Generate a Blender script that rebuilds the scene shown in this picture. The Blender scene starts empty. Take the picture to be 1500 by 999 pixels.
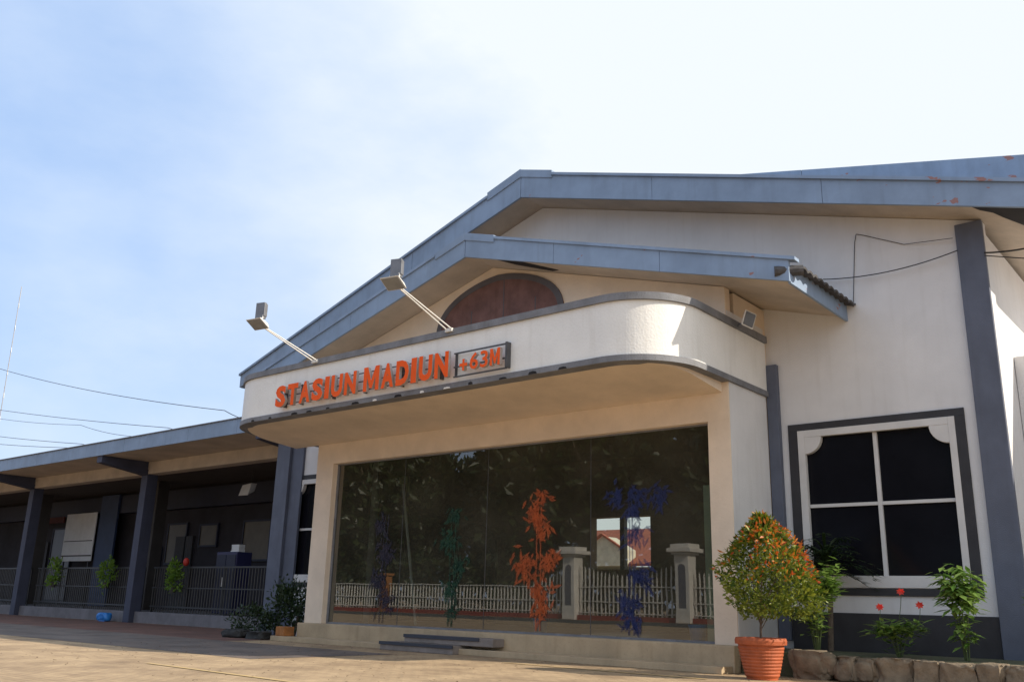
import bpy, bmesh, math, random
from mathutils import Vector, Matrix, noise as mnoise
random.seed(7)
S = bpy.context.scene
COL = S.collection
R_ = math.radians

# ------------------------------------------------------------------ camera
cam_d = bpy.data.cameras.new('camera'); cam = bpy.data.objects.new('camera', cam_d); COL.objects.link(cam)
S.camera = cam
f_px = 1342.5482
zc = Vector((128.0, 4689.5, -f_px)).normalized()            # world up, in camera axes (x right, y up, z back)
xc = -Vector((-1680.0, -338.5, -f_px)); xc = (xc - zc * xc.dot(zc)).normalized()
yc = zc.cross(xc)
rot = Matrix((xc, yc, zc))                                    # rows: world axes expressed in camera axes
cam.matrix_world = Matrix.Translation((0, 0, 1.0)) @ rot.to_4x4()
cam_d.sensor_width = 36.0; cam_d.lens = 36.0 * f_px / 1500.0
cam_d.clip_start = 0.05; cam_d.clip_end = 5000

# ------------------------------------------------------------------ light
SUN_AZ = math.atan2(0.93, 0.368)      # clockwise from +Y towards +X
SUN_EL = R_(33.5)
sd = Vector((math.sin(SUN_AZ) * math.cos(SUN_EL), math.cos(SUN_AZ) * math.cos(SUN_EL), math.sin(SUN_EL)))
sun_d = bpy.data.lights.new('sun', 'SUN'); sun = bpy.data.objects.new('sun', sun_d); COL.objects.link(sun)
sun_d.energy = 5.0; sun_d.angle = R_(0.55); sun_d.color = (1.0, 0.9, 0.74)
sun.rotation_euler = sd.to_track_quat('Z', 'Y').to_euler(); sun.location = (10, 0, 40)
W = bpy.data.worlds.new('World'); S.world = W; W.use_nodes = True
nt = W.node_tree; nt.nodes.clear()
N = nt.nodes.new; L = nt.links.new
sky = N('ShaderNodeTexSky'); sky.sky_type = 'NISHITA'; sky.sun_disc = False
sky.sun_elevation = SUN_EL; sky.sun_rotation = SUN_AZ
sky.air_density = 1.0; sky.dust_density = 1.5; sky.ozone_density = 1.5
tc = N('ShaderNodeTexCoord'); mp = N('ShaderNodeMapping'); mp.inputs['Scale'].default_value = (1, 1, 2.2)
n1 = N('ShaderNodeTexNoise'); n1.inputs['Scale'].default_value = 1.6; n1.inputs['Detail'].default_value = 7; n1.inputs['Roughness'].default_value = 0.55
cr = N('ShaderNodeValToRGB'); cr.color_ramp.elements[0].position = 0.36; cr.color_ramp.elements[1].position = 0.68
L(tc.outputs['Generated'], mp.inputs['Vector']); L(mp.outputs[0], n1.inputs['Vector']); L(n1.outputs['Fac'], cr.inputs['Fac'])
# thin cloud is thicker on the sunny side of the sky
vd = N('ShaderNodeVectorMath'); vd.operation = 'DOT_PRODUCT'; vd.inputs[1].default_value = (0.80, 0.60, 0.0)
L(tc.outputs['Generated'], vd.inputs[0])
mr = N('ShaderNodeMapRange'); mr.inputs['From Min'].default_value = -0.42; mr.inputs['From Max'].default_value = 0.10
mr.inputs['To Min'].default_value = 0.62; mr.inputs['To Max'].default_value = 0.98
L(vd.outputs['Value'], mr.inputs['Value'])
ad = N('ShaderNodeMath'); ad.operation = 'MULTIPLY_ADD'; ad.inputs[1].default_value = 0.28; ad.use_clamp = True
L(cr.outputs['Color'], ad.inputs[0]); L(mr.outputs[0], ad.inputs[2])
mx = N('ShaderNodeMix'); mx.data_type = 'RGBA'
L(ad.outputs[0], mx.inputs['Factor']); L(sky.outputs[0], mx.inputs['A'])
hz = N('ShaderNodeMix'); hz.data_type = 'RGBA'; hz.inputs['A'].default_value = (5.3, 7.3, 10.9, 1); hz.inputs['B'].default_value = (7.9, 8.45, 8.9, 1)
m5 = N('ShaderNodeMapRange'); m5.inputs['From Min'].default_value = .66; m5.inputs['From Max'].default_value = 1.0; L(ad.outputs[0], m5.inputs['Value']); L(m5.outputs[0], hz.inputs['Factor']); L(hz.outputs['Result'], mx.inputs['B'])
bg = N('ShaderNodeBackground'); bg.inputs['Strength'].default_value = 0.10
wo = N('ShaderNodeOutputWorld'); L(mx.outputs['Result'], bg.inputs['Color']); L(bg.outputs[0], wo.inputs['Surface'])
S.view_settings.view_transform = 'Standard'; S.view_settings.look = 'None'
S.view_settings.exposure = 0.21; S.view_settings.gamma = 1.0
S.render.engine = 'CYCLES'
S.render.resolution_x = 1024; S.render.resolution_y = 681
S.cycles.max_bounces = 7; S.cycles.transparent_max_bounces = 12

# ------------------------------------------------------------------ helpers
def srgb(r, g, b):
    def c(v):
        v /= 255.0
        return v / 12.92 if v <= 0.04045 else ((v + 0.055) / 1.055) ** 2.4
    return (c(r), c(g), c(b), 1)

def mat(name, c, rough=0.7, var=0.12, scale=3.0, streak=0.0, bump=0.0, bscale=60.0, c2=None, metal=0.0, spec=0.5, dirt=0.0):
    m = bpy.data.materials.new(name); m.use_nodes = True
    t = m.node_tree; b = t.nodes['Principled BSDF']; n = t.nodes.new; l = t.links.new
    c = tuple(c[:3]) + (1,)
    if c2 is None: c2 = tuple(v * (1 - 2.2 * var) for v in c[:3]) + (1,)
    else: c2 = tuple(c2[:3]) + (1,)
    co = n('ShaderNodeTexCoord'); nz = n('ShaderNodeTexNoise'); nz.inputs['Scale'].default_value = scale
    nz.inputs['Detail'].default_value = 8; nz.inputs['Roughness'].default_value = 0.62
    l(co.outputs['Object'], nz.inputs['Vector'])
    rp = n('ShaderNodeValToRGB'); rp.color_ramp.elements[0].position = 0.33; rp.color_ramp.elements[1].position = 0.67
    rp.color_ramp.elements[0].color = c2; rp.color_ramp.elements[1].color = c
    l(nz.outputs['Fac'], rp.inputs['Fac']); out = rp.outputs['Color']
    if streak:
        mpn = n('ShaderNodeMapping'); mpn.inputs['Scale'].default_value = (3.2, 3.2, 0.28)
        l(co.outputs['Object'], mpn.inputs['Vector'])
        z2 = n('ShaderNodeTexNoise'); z2.inputs['Scale'].default_value = 2.2; z2.inputs['Detail'].default_value = 6
        l(mpn.outputs[0], z2.inputs['Vector'])
        r2 = n('ShaderNodeValToRGB'); r2.color_ramp.elements[0].position = 0.52; r2.color_ramp.elements[1].position = 0.78
        l(z2.outputs['Fac'], r2.inputs['Fac'])
        mu = n('ShaderNodeMath'); mu.operation = 'MULTIPLY'; mu.inputs[1].default_value = streak; l(r2.outputs['Color'], mu.inputs[0])
        mm = n('ShaderNodeMix'); mm.data_type = 'RGBA'; l(mu.outputs[0], mm.inputs['Factor']); l(out, mm.inputs['A'])
        mm.inputs['B'].default_value = (c[0] * 0.45, c[1] * 0.40, c[2] * 0.32, 1); out = mm.outputs['Result']
    if dirt:
        z3 = n('ShaderNodeTexNoise'); z3.inputs['Scale'].default_value = 38; z3.inputs['Detail'].default_value = 3
        l(co.outputs['Object'], z3.inputs['Vector'])
        r3 = n('ShaderNodeValToRGB'); r3.color_ramp.elements[0].position = 0.60; r3.color_ramp.elements[1].position = 0.74
        l(z3.outputs['Fac'], r3.inputs['Fac'])
        mu = n('ShaderNodeMath'); mu.operation = 'MULTIPLY'; mu.inputs[1].default_value = dirt; l(r3.outputs['Color'], mu.inputs[0])
        mm = n('ShaderNodeMix'); mm.data_type = 'RGBA'; l(mu.outputs[0], mm.inputs['Factor']); l(out, mm.inputs['A'])
        mm.inputs['B'].default_value = (c[0] * 0.3, c[1] * 0.27, c[2] * 0.24, 1); out = mm.outputs['Result']
    l(out, b.inputs['Base Color'])
    b.inputs['Roughness'].default_value = rough; b.inputs['Metallic'].default_value = metal
    b.inputs['Specular IOR Level'].default_value = spec
    if bump:
        nb = n('ShaderNodeTexNoise'); nb.inputs['Scale'].default_value = bscale; nb.inputs['Detail'].default_value = 4
        l(co.outputs['Object'], nb.inputs['Vector'])
        bp = n('ShaderNodeBump'); bp.inputs['Strength'].default_value = bump; bp.inputs['Distance'].default_value = 0.02
        l(nb.outputs['Fac'], bp.inputs['Height']); l(bp.outputs[0], b.inputs['Normal'])
    return m

def leafmat(name, c, c2, tr=0.35):
    m = bpy.data.materials.new(name); m.use_nodes = True
    t = m.node_tree; b = t.nodes['Principled BSDF']; n = t.nodes.new; l = t.links.new
    g = n('ShaderNodeNewGeometry'); rp = n('ShaderNodeValToRGB')
    rp.color_ramp.elements[0].color = tuple(c[:3]) + (1,); rp.color_ramp.elements[1].color = tuple(c2[:3]) + (1,)
    l(g.outputs['Random Per Island'], rp.inputs['Fac']); l(rp.outputs['Color'], b.inputs['Base Color'])
    b.inputs['Roughness'].default_value = 0.45
    ts = n('ShaderNodeBsdfTranslucent'); l(rp.outputs['Color'], ts.inputs['Color'])
    ms = n('ShaderNodeMixShader'); ms.inputs['Fac'].default_value = tr
    l(b.outputs[0], ms.inputs[1]); l(ts.outputs[0], ms.inputs[2]); l(ms.outputs[0], t.nodes['Material Output'].inputs['Surface'])
    return m

def glassmat(name, tint, refl=1.0, ior=1.5, rough=0.0):
    m = bpy.data.materials.new(name); m.use_nodes = True
    t = m.node_tree; t.nodes.clear(); n = t.nodes.new; l = t.links.new
    o = n('ShaderNodeOutputMaterial'); tr = n('ShaderNodeBsdfTransparent'); tr.inputs['Color'].default_value = tint
    gl = n('ShaderNodeBsdfGlossy'); gl.inputs['Roughness'].default_value = rough; gl.inputs['Color'].default_value = (1, 1, 1, 1)
    co = n('ShaderNodeTexCoord'); nz = n('ShaderNodeTexNoise'); nz.inputs['Scale'].default_value = 0.5; nz.inputs['Detail'].default_value = 2
    l(co.outputs['Object'], nz.inputs['Vector'])
    bp = n('ShaderNodeBump'); bp.inputs['Strength'].default_value = 0.03; bp.inputs['Distance'].default_value = 0.05
    l(nz.outputs['Fac'], bp.inputs['Height']); l(bp.outputs[0], gl.inputs['Normal'])
    fr = n('ShaderNodeFresnel'); fr.inputs['IOR'].default_value = ior
    mu = n('ShaderNodeMath'); mu.operation = 'MULTIPLY'; mu.inputs[1].default_value = refl; mu.use_clamp = True
    l(fr.outputs[0], mu.inputs[0]); ms = n('ShaderNodeMixShader'); l(mu.outputs[0], ms.inputs['Fac'])
    l(tr.outputs[0], ms.inputs[1]); l(gl.outputs[0], ms.inputs[2])
    df = n('ShaderNodeBsdfDiffuse'); df.inputs['Color'].default_value = (0.36, 0.33, 0.24, 1)
    n3 = n('ShaderNodeTexNoise'); n3.inputs['Scale'].default_value = 0.8; n3.inputs['Detail'].default_value = 6; l(co.outputs['Object'], n3.inputs['Vector'])
    m3 = n('ShaderNodeMapRange'); m3.inputs['From Min'].default_value = .3; m3.inputs['From Max'].default_value = .7; m3.inputs['To Min'].default_value = .05; m3.inputs['To Max'].default_value = .13
    l(n3.outputs['Fac'], m3.inputs['Value']); md = n('ShaderNodeMixShader'); l(m3.outputs[0], md.inputs['Fac'])
    l(ms.outputs[0], md.inputs[1]); l(df.outputs[0], md.inputs[2]); l(md.outputs[0], o.inputs['Surface'])
    return m

def tag(o, label=None, cat=None, group=None, kind=None):
    if label: o['label'] = label
    if cat: o['category'] = cat
    if group: o['group'] = group
    if kind: o['kind'] = kind
    return o

def empty(name, loc, label, cat, group=None, rz=0.0):
    o = bpy.data.objects.new(name, None); COL.objects.link(o); o.location = loc; o.rotation_euler = (0, 0, rz)
    o.empty_display_size = 0.2
    return tag(o, label, cat, group)

ROOTW = {}
class MB:
    """collects geometry in world coordinates; build() links it as ONE mesh object"""
    def __init__(s): s.v = []; s.f = []
    def add(s, vs, fs):
        k = len(s.v); s.v += [tuple(p) for p in vs]; s.f += [tuple(i + k for i in q) for q in fs]; return s
    def box(s, a, b):
        x0, x1 = sorted((a[0], b[0])); y0, y1 = sorted((a[1], b[1])); z0, z1 = sorted((a[2], b[2]))
        return s.add([(x0, y0, z0), (x1, y0, z0), (x1, y1, z0), (x0, y1, z0), (x0, y0, z1), (x1, y0, z1), (x1, y1, z1), (x0, y1, z1)],
                     [(0, 3, 2, 1), (4, 5, 6, 7), (0, 1, 5, 4), (1, 2, 6, 5), (2, 3, 7, 6), (3, 0, 4, 7)])
    def prism_y(s, poly, y0, y1):          # polygon in x,z extruded along y (counter-clockwise seen from -Y)
        n = len(poly)
        return s.add([(x, y0, z) for x, z in poly] + [(x, y1, z) for x, z in poly],
                     [tuple(range(n)), tuple(range(2 * n - 1, n - 1, -1))] + [(i, i + n, (i + 1) % n + n, (i + 1) % n) for i in range(n)])
    def prism_z(s, poly, z0, z1):
        n = len(poly)
        return s.add([(x, y, z0) for x, y in poly] + [(x, y, z1) for x, y in poly],
                     [tuple(range(n - 1, -1, -1)), tuple(range(n, 2 * n))] + [(i, (i + 1) % n, (i + 1) % n + n, i + n) for i in range(n)])
    def hexa(s, p):                        # 8 points: bottom 4 ccw, top 4 ccw
        return s.add(p, [(0, 3, 2, 1), (4, 5, 6, 7), (0, 1, 5, 4), (1, 2, 6, 5), (2, 3, 7, 6), (3, 0, 4, 7)])
    def beam(s, a, b, w, h, up=(0, 0, 1)):
        a = Vector(a); b = Vector(b); d = (b - a).normalized(); sx = d.cross(Vector(up))
        if sx.length < 1e-4: sx = d.cross(Vector((0, 1, 0)))
        sx.normalize(); u = sx.cross(d)
        q = []
        for c in (a, b):
            for i, j in ((-1, -1), (1, -1), (1, 1), (-1, 1)): q.append(c + sx * (i * w / 2) + u * (j * h / 2))
        return s.add(q, [(0, 1, 2, 3), (7, 6, 5, 4), (0, 4, 5, 1), (1, 5, 6, 2), (2, 6, 7, 3), (3, 7, 4, 0)])
    def tube(s, pts, r, n=8, r2=None):
        pts = [Vector(p) for p in pts]; k = len(s.v); m = len(pts); r2 = r if r2 is None else r2
        prev = None
        for i, p in enumerate(pts):
            d = (pts[min(i + 1, m - 1)] - pts[max(i - 1, 0)]).normalized()
            if prev is None: a = d.cross(Vector((0.31, 0.17, 0.93))).normalized()
            else: a = (prev - d * prev.dot(d)).normalized()
            prev = a; b = d.cross(a); rr = r + (r2 - r) * i / max(1, m - 1)
            for j in range(n):
                t = 2 * math.pi * j / n; s.v.append(tuple(p + a * math.cos(t) * rr + b * math.sin(t) * rr))
        for i in range(m - 1):
            for j in range(n):
                s.f.append((k + i * n + j, k + i * n + (j + 1) % n, k + (i + 1) * n + (j + 1) % n, k + (i + 1) * n + j))
        s.f.append(tuple(k + j for j in range(n - 1, -1, -1))); s.f.append(tuple(k + (m - 1) * n + j for j in range(n)))
        return s
    def lathe(s, c, prof, n=28):           # prof: (r, z) list from the bottom
        k = len(s.v)
        for r, z in prof:
            for j in range(n):
                t = 2 * math.pi * j / n; s.v.append((c[0] + r * math.cos(t), c[1] + r * math.sin(t), c[2] + z))
        for i in range(len(prof) - 1):
            for j in range(n):
                s.f.append((k + i * n + j, k + i * n + (j + 1) % n, k + (i + 1) * n + (j + 1) % n, k + (i + 1) * n + j))
        s.f.append(tuple(k + j for j in range(n - 1, -1, -1))); s.f.append(tuple(k + (len(prof) - 1) * n + j for j in range(n)))
        return s
    def leaf(s, p, d, u, ln, wd, fold=0.15):
        p = Vector(p); d = Vector(d).normalized(); sd_ = d.cross(Vector(u))
        if sd_.length < 1e-3: sd_ = d.cross(Vector((1, 0, 0)))
        sd_.normalize(); up = sd_.cross(d)
        m = p + d * ln * 0.45
        k = len(s.v)
        s.v += [tuple(p), tuple(m + sd_ * wd / 2 + up * fold * wd), tuple(p + d * ln), tuple(m - sd_ * wd / 2 + up * fold * wd)]
        s.f += [(k, k + 1, k + 2), (k, k + 2, k + 3)]
        return s
    def build(s, name, m, parent=None, bevel=0.0, smooth=False):
        me = bpy.data.meshes.new(name)
        if parent is not None:
            base = ROOTW.get(parent.name)
            if base is None: base = world_of(parent)
            inv = base.inverted(); vs = [inv @ Vector(p) for p in s.v]
        else:
            base = None; vs = s.v
        if parent is None and s.v:
            xs = [p[0] for p in s.v]; ys = [p[1] for p in s.v]; zs = [p[2] for p in s.v]
            org = Vector(((min(xs) + max(xs)) / 2, (min(ys) + max(ys)) / 2, min(zs)))
            vs = [Vector(p) - org for p in s.v]
        me.from_pydata([tuple(v) for v in vs], [], s.f); me.validate(); me.update()
        o = bpy.data.objects.new(name, me); COL.objects.link(o); me.materials.append(m)
        if parent is not None: o.parent = parent
        elif s.v: o.location = org
        if smooth:
            for p in me.polygons: p.use_smooth = True
        if bevel:
            b = o.modifiers.new('bevel', 'BEVEL'); b.width = bevel; b.segments = 2; b.limit_method = 'ANGLE'; b.angle_limit = R_(40)
        return o

def world_of(o):
    m = Matrix.Translation(o.location) @ o.rotation_euler.to_matrix().to_4x4()
    return world_of(o.parent) @ m if o.parent else m

def box(name, a, b, m, parent=None, bevel=0.0): return MB().box(a, b).build(name, m, parent, bevel)

def copy_tree(o, parent=None):
    c = o.copy(); COL.objects.link(c); c.parent = parent
    for ch in list(o.children): copy_tree(ch, c)
    return c

def rv():
    while True:
        v = Vector((random.uniform(-1, 1), random.uniform(-1, 1), random.uniform(-1, 1)))
        if 0.05 < v.length < 1: return v.normalized()

# ------------------------------------------------------------------ materials
M = {}
M['white'] = mat('white_wall_paint', (0.72, 0.71, 0.72), 0.75, 0.05, 1.0, streak=0.12, bump=0.25, bscale=40)
M['canopy_white'] = mat('canopy_white_paint', (0.84, 0.83, 0.81), 0.7, 0.035, 1.6, streak=0.16, bump=0.3, bscale=25, dirt=0.12)
M['cream'] = mat('cream_soffit_paint', (0.82, 0.68, 0.54), 0.8, 0.08, 1.1, bump=0.2, bscale=20, dirt=0.15)
M['soffit'] = mat('weathered_soffit', (0.58, 0.49, 0.40), 0.85, 0.12, 1.2, bump=0.25, bscale=15, dirt=0.2)
M['trim'] = mat('grey_trim_paint', (0.23, 0.235, 0.26), 0.7, 0.16, 2.5, streak=0.3, bump=0.3, dirt=0.5)
M['pil'] = mat('slate_pilaster_paint', (0.115, 0.13, 0.18), 0.7, 0.10, 1.8, streak=0.25, bump=0.25)
M['arcpil'] = mat('shaded_column_paint', (0.055, 0.062, 0.105), 0.7, 0.12, 1.8, streak=0.25)  # slate paint copied darker, the arcade's shade put into its colour
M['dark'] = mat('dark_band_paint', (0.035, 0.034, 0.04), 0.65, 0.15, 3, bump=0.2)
M['base'] = mat('plinth_render', (0.52, 0.40, 0.26), 0.85, 0.12, 1.4, streak=0.3, bump=0.35, dirt=0.3)
M['step'] = mat('step_concrete', (0.28, 0.24, 0.22), 0.85, 0.15, 3, bump=0.3)
M['nosing'] = mat('dark_step_nosing', (0.05, 0.055, 0.075), 0.6, 0.1, 4)
M['redwood'] = mat('old_red_board', (0.20, 0.10, 0.085), 0.8, 0.18, 3, streak=0.4)
M['grey_lintel'] = mat('arch_lintel', (0.12, 0.11, 0.12), 0.8, 0.1, 3)
M['cavity'] = mat('dark_roof_cavity', (0.02, 0.018, 0.02), 0.9, 0.2, 5)
M['tile'] = mat('grey_roof_tile', (0.11, 0.105, 0.11), 0.85, 0.25, 8, bump=0.5, dirt=0.4)
M['wframe'] = mat('window_surround_paint', (0.66, 0.64, 0.63), 0.7, 0.06, 2, bump=0.2)
M['whitemetal'] = mat('white_painted_metal', (0.75, 0.74, 0.72), 0.45, 0.08, 6, dirt=0.3)
M['greymetal'] = mat('grey_cast_metal', (0.22, 0.23, 0.26), 0.5, 0.12, 8, metal=0.3)
M['orange'] = mat('orange_letter_face', (0.90, 0.115, 0.012), 0.6, 0.05, 5, spec=0.2)
M['rail'] = mat('letter_rail_metal', (0.09, 0.09, 0.10), 0.6, 0.15, 6)
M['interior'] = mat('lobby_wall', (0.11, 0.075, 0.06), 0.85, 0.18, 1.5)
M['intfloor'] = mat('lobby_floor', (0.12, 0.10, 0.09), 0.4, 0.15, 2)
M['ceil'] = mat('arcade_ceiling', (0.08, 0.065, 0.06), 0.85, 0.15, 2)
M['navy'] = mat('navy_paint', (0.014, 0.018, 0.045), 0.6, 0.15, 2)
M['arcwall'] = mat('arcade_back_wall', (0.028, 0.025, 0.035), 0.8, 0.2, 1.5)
M['darkmetal'] = mat('dark_railing_metal', (0.03, 0.03, 0.035), 0.5, 0.1, 5)
M['kerb'] = mat('arcade_kerb', (0.20, 0.19, 0.21), 0.85, 0.15, 2, streak=0.3, bump=0.3, dirt=0.3)
M['terracotta'] = mat('terracotta', (0.46, 0.105, 0.032), 0.7, 0.14, 6, bump=0.3, dirt=0.35)
M['soil'] = mat('garden_soil', (0.10, 0.085, 0.06), 0.95, 0.3, 6, bump=0.8, bscale=25, c2=(0.07, 0.09, 0.04))
M['stone'] = mat('edging_stone', (0.25, 0.19, 0.13), 0.9, 0.2, 5, bump=0.8, bscale=18, dirt=0.4)
M['darkstone'] = mat('dark_boulder', (0.05, 0.05, 0.05), 0.9, 0.2, 5, bump=0.8, bscale=18)
M['bark'] = mat('bark', (0.16, 0.12, 0.09), 0.9, 0.2, 12, bump=0.6)
M['leaf'] = leafmat('leaf_green', (0.035, 0.08, 0.006), (0.27, 0.30, 0.03))
M['leafbright'] = leafmat('leaf_bright', (0.07, 0.16, 0.02), (0.28, 0.40, 0.10))
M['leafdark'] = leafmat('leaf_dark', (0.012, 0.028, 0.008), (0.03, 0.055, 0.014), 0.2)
M['leafred'] = leafmat('leaf_young_red', (0.55, 0.07, 0.012), (0.62, 0.24, 0.03))
M['petal'] = leafmat('petal_red', (0.65, 0.02, 0.03), (0.75, 0.07, 0.04))
M['blue'] = mat('blue_plastic', (0.03, 0.22, 0.65), 0.4, 0.05, 4)
M['wire'] = mat('black_cable', (0.02, 0.02, 0.022), 0.6, 0.05, 4)
M['brick'] = mat('orange_brick', (0.42, 0.17, 0.05), 0.85, 0.2, 9, bump=0.4)

def fascia_mat(name, peel):
    m = mat(name, (0.26, 0.35, 0.50), 0.6, 0.10, 1.3, streak=0.22, bump=0.12, bscale=12)
    t = m.node_tree; n = t.nodes.new; l = t.links.new; b = t.nodes['Principled BSDF']
    src = b.inputs['Base Color'].links[0].from_socket
    g = n('ShaderNodeNewGeometry'); nz = n('ShaderNodeTexNoise'); nz.inputs['Scale'].default_value = 4.6; nz.inputs['Detail'].default_value = 5
    mpn = n('ShaderNodeMapping'); mpn.inputs['Scale'].default_value = (0.75, 1, 1.5); l(g.outputs['Position'], mpn.inputs[0]); l(mpn.outputs[0], nz.inputs['Vector'])
    sx = n('ShaderNodeSeparateXYZ'); l(g.outputs['Position'], sx.inputs[0])
    mrr = n('ShaderNodeMapRange'); mrr.inputs['From Min'].default_value = peel[0]; mrr.inputs['From Max'].default_value = peel[1]
    mrr.inputs['To Min'].default_value = 0.76; mrr.inputs['To Max'].default_value = peel[2]; l(sx.outputs['X'], mrr.inputs['Value'])
    gt = n('ShaderNodeMath'); gt.operation = 'GREATER_THAN'; l(nz.outputs['Fac'], gt.inputs[0]); l(mrr.outputs[0], gt.inputs[1])
    mm = n('ShaderNodeMix'); mm.data_type = 'RGBA'; l(gt.outputs[0], mm.inputs['Factor']); l(src, mm.inputs['A'])
    mm.inputs['B'].default_value = (0.30, 0.16, 0.15, 1); l(mm.outputs['Result'], b.inputs['Base Color'])
    return m
M['fascia'] = fascia_mat('blue_fascia_paint', (-7.0, -3.5, 0.655))
M['fascia2'] = fascia_mat('blue_porch_fascia_paint', (-11.5, -10.5, 0.69))

# ground: block paving, tan with rows and grime
def paving(name, ca, cb, mortar, sx, sy):
    m = bpy.data.materials.new(name); m.use_nodes = True
    t = m.node_tree; n = t.nodes.new; l = t.links.new; b = t.nodes['Principled BSDF']
    g = n('ShaderNodeNewGeometry'); br = n('ShaderNodeTexBrick'); br.inputs['Scale'].default_value = 1.0
    br.inputs['Brick Width'].default_value = sx; br.inputs['Row Height'].default_value = sy; br.inputs['Mortar Size'].default_value = 0.006
    br.inputs['Color1'].default_value = ca; br.inputs['Color2'].default_value = cb; br.inputs['Mortar'].default_value = mortar
    l(g.outputs['Position'], br.inputs['Vector'])
    nz = n('ShaderNodeTexNoise'); nz.inputs['Scale'].default_value = 0.9; nz.inputs['Detail'].default_value = 9; nz.inputs['Roughness'].default_value = 0.65
    l(g.outputs['Position'], nz.inputs['Vector'])
    rp = n('ShaderNodeValToRGB'); rp.color_ramp.elements[0].position = 0.3; rp.color_ramp.elements[0].color = (0.50, 0.47, 0.46, 1)
    rp.color_ramp.elements[1].position = 0.62; rp.color_ramp.elements[1].color = (1, 1, 1, 1); l(nz.outputs['Fac'], rp.inputs['Fac'])
    mm = n('ShaderNodeMix'); mm.data_type = 'RGBA'; mm.blend_type = 'MULTIPLY'; mm.inputs['Factor'].default_value = 1
    l(br.outputs['Color'], mm.inputs['A']); l(rp.outputs['Color'], mm.inputs['B']); l(mm.outputs['Result'], b.inputs['Base Color'])
    b.inputs['Roughness'].default_value = 0.85
    bp = n('ShaderNodeBump'); bp.inputs['Strength'].default_value = 0.5; bp.inputs['Distance'].default_value = 0.02
    n2 = n('ShaderNodeTexNoise'); n2.inputs['Scale'].default_value = 14; n2.inputs['Detail'].default_value = 5; l(g.outputs['Position'], n2.inputs['Vector'])
    l(n2.outputs['Fac'], bp.inputs['Height']); l(bp.outputs[0], b.inputs['Normal'])
    return m
M['ground'] = paving('tan_block_paving', (0.50, 0.36, 0.215, 1), (0.42, 0.30, 0.18, 1), (0.24, 0.17, 0.10, 1), 0.24, 0.12)
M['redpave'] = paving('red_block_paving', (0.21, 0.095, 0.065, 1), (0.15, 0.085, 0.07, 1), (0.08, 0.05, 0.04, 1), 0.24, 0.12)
M['greypave'] = paving('shaded_grey_paving', (0.20, 0.15, 0.125, 1), (0.15, 0.13, 0.12, 1), (0.08, 0.07, 0.06, 1), 0.24, 0.12)
M['yellow'] = mat('worn_yellow_paint', (0.54, 0.38, 0.15), 0.8, 0.15, 6, c2=(0.44, 0.32, 0.19))
M['asphalt'] = mat('road_asphalt', (0.06, 0.06, 0.06), 0.9, 0.15, 3, bump=0.4)

# ------------------------------------------------------------------ the setting
def sheet(name, x0, y0, x1, y1, z, m, label=None):
    o = MB().add([(x0, y0, z), (x1, y0, z), (x1, y1, z), (x0, y1, z)], [(0, 1, 2, 3)]).build(name, m); o['kind'] = 'structure'
    return o
sheet('ground', -1500, -1500, 1500, 1500, 0.0, M['ground'])
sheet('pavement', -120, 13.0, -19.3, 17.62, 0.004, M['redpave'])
sheet('pavement', -120, 9.7, -13.6, 12.98, 0.004, M['greypave'])  # grey paving band, coloured darker to carry the shade on the ground
sheet('road', -300, -27.2, 200, -16.0, 0.004, M['asphalt'])
def stripe(pts, w):
    b = MB()
    for (a, c) in zip(pts[:-1], pts[1:]):
        d = (Vector(c) - Vector(a)).normalized(); s_ = Vector((-d.y, d.x)) * w / 2
        a = Vector(a); c = Vector(c)
        b.add([(a.x - s_.x, a.y - s_.y, .008), (c.x - s_.x, c.y - s_.y, .008), (c.x + s_.x, c.y + s_.y, .008), (a.x + s_.x, a.y + s_.y, .008)], [(0, 1, 2, 3)])
    o = b.build('road_marking', M['yellow']); o['kind'] = 'structure'
stripe([(-13.4, 7.75), (-8.6, 7.5)], 0.10)
stripe([(-10.9, 13.05), (-6.9, 12.95)], 0.10)

# ------------------------------------------------------------------ station building
PX0, PX1, PY = -18.67, -7.26, 14.75        # porch
WY = 16.43                                 # main wall
AX = -12.86                                # main ridge
bld = empty('station_building', (AX, WY, 0), 'white station building with pale blue gabled roofs and a rounded entrance canopy', 'building')
def mt(x): return 11.0 - (0.3235 * (AX - x) if x < AX else 0.306 * (x - AX))       # main roof line, top
def mb(x): return 10.36 - (0.291 * abs(x - AX) if x > AX else 0.303 * (AX - x))     # and bottom
ML, MR = -23.72, -2.0
# walls
w = MB()
w.prism_y([(-22.35, 4.7), (-3.2, 4.7), (-3.2, mb(-3.2) + .04), (AX, mb(AX) + .04), (-22.35, mb(-22.35) + .04)], WY, WY + .22)
def wall_with_window(x0, x1, wx0, wx1):
    w.box((x0, WY, 0), (wx0, WY + .22, 4.7)); w.box((wx1, WY, 0), (x1, WY + .22, 4.7))
    w.box((wx0, WY, 0), (wx1, WY + .22, 1.60)); w.box((wx0, WY, 4.12), (wx1, WY + .22, 4.7))
wall_with_window(PX1 - .2, -3.2, -6.60, -4.06)
wall_with_window(-22.35, PX0 + .2, -21.6, -19.1)
w.box((-3.42, WY + .22, 0), (-3.2, 24, 7.4)); w.box((-22.35, WY + .22, 0), (-22.13, 24, 7.4))
w.box((-22.13, 20.1, 0), (-14.0, 20.3, 7.4)); w.box((-12.0, 20.1, 0), (-3.42, 20.3, 7.4))
w.box((-14.0, 20.1, 0), (-12.0, 20.3, 1.8)); w.box((-14.0, 20.1, 3.3), (-12.0, 20.3, 7.4))
w.build('wall', M['white'], bld)
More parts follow.
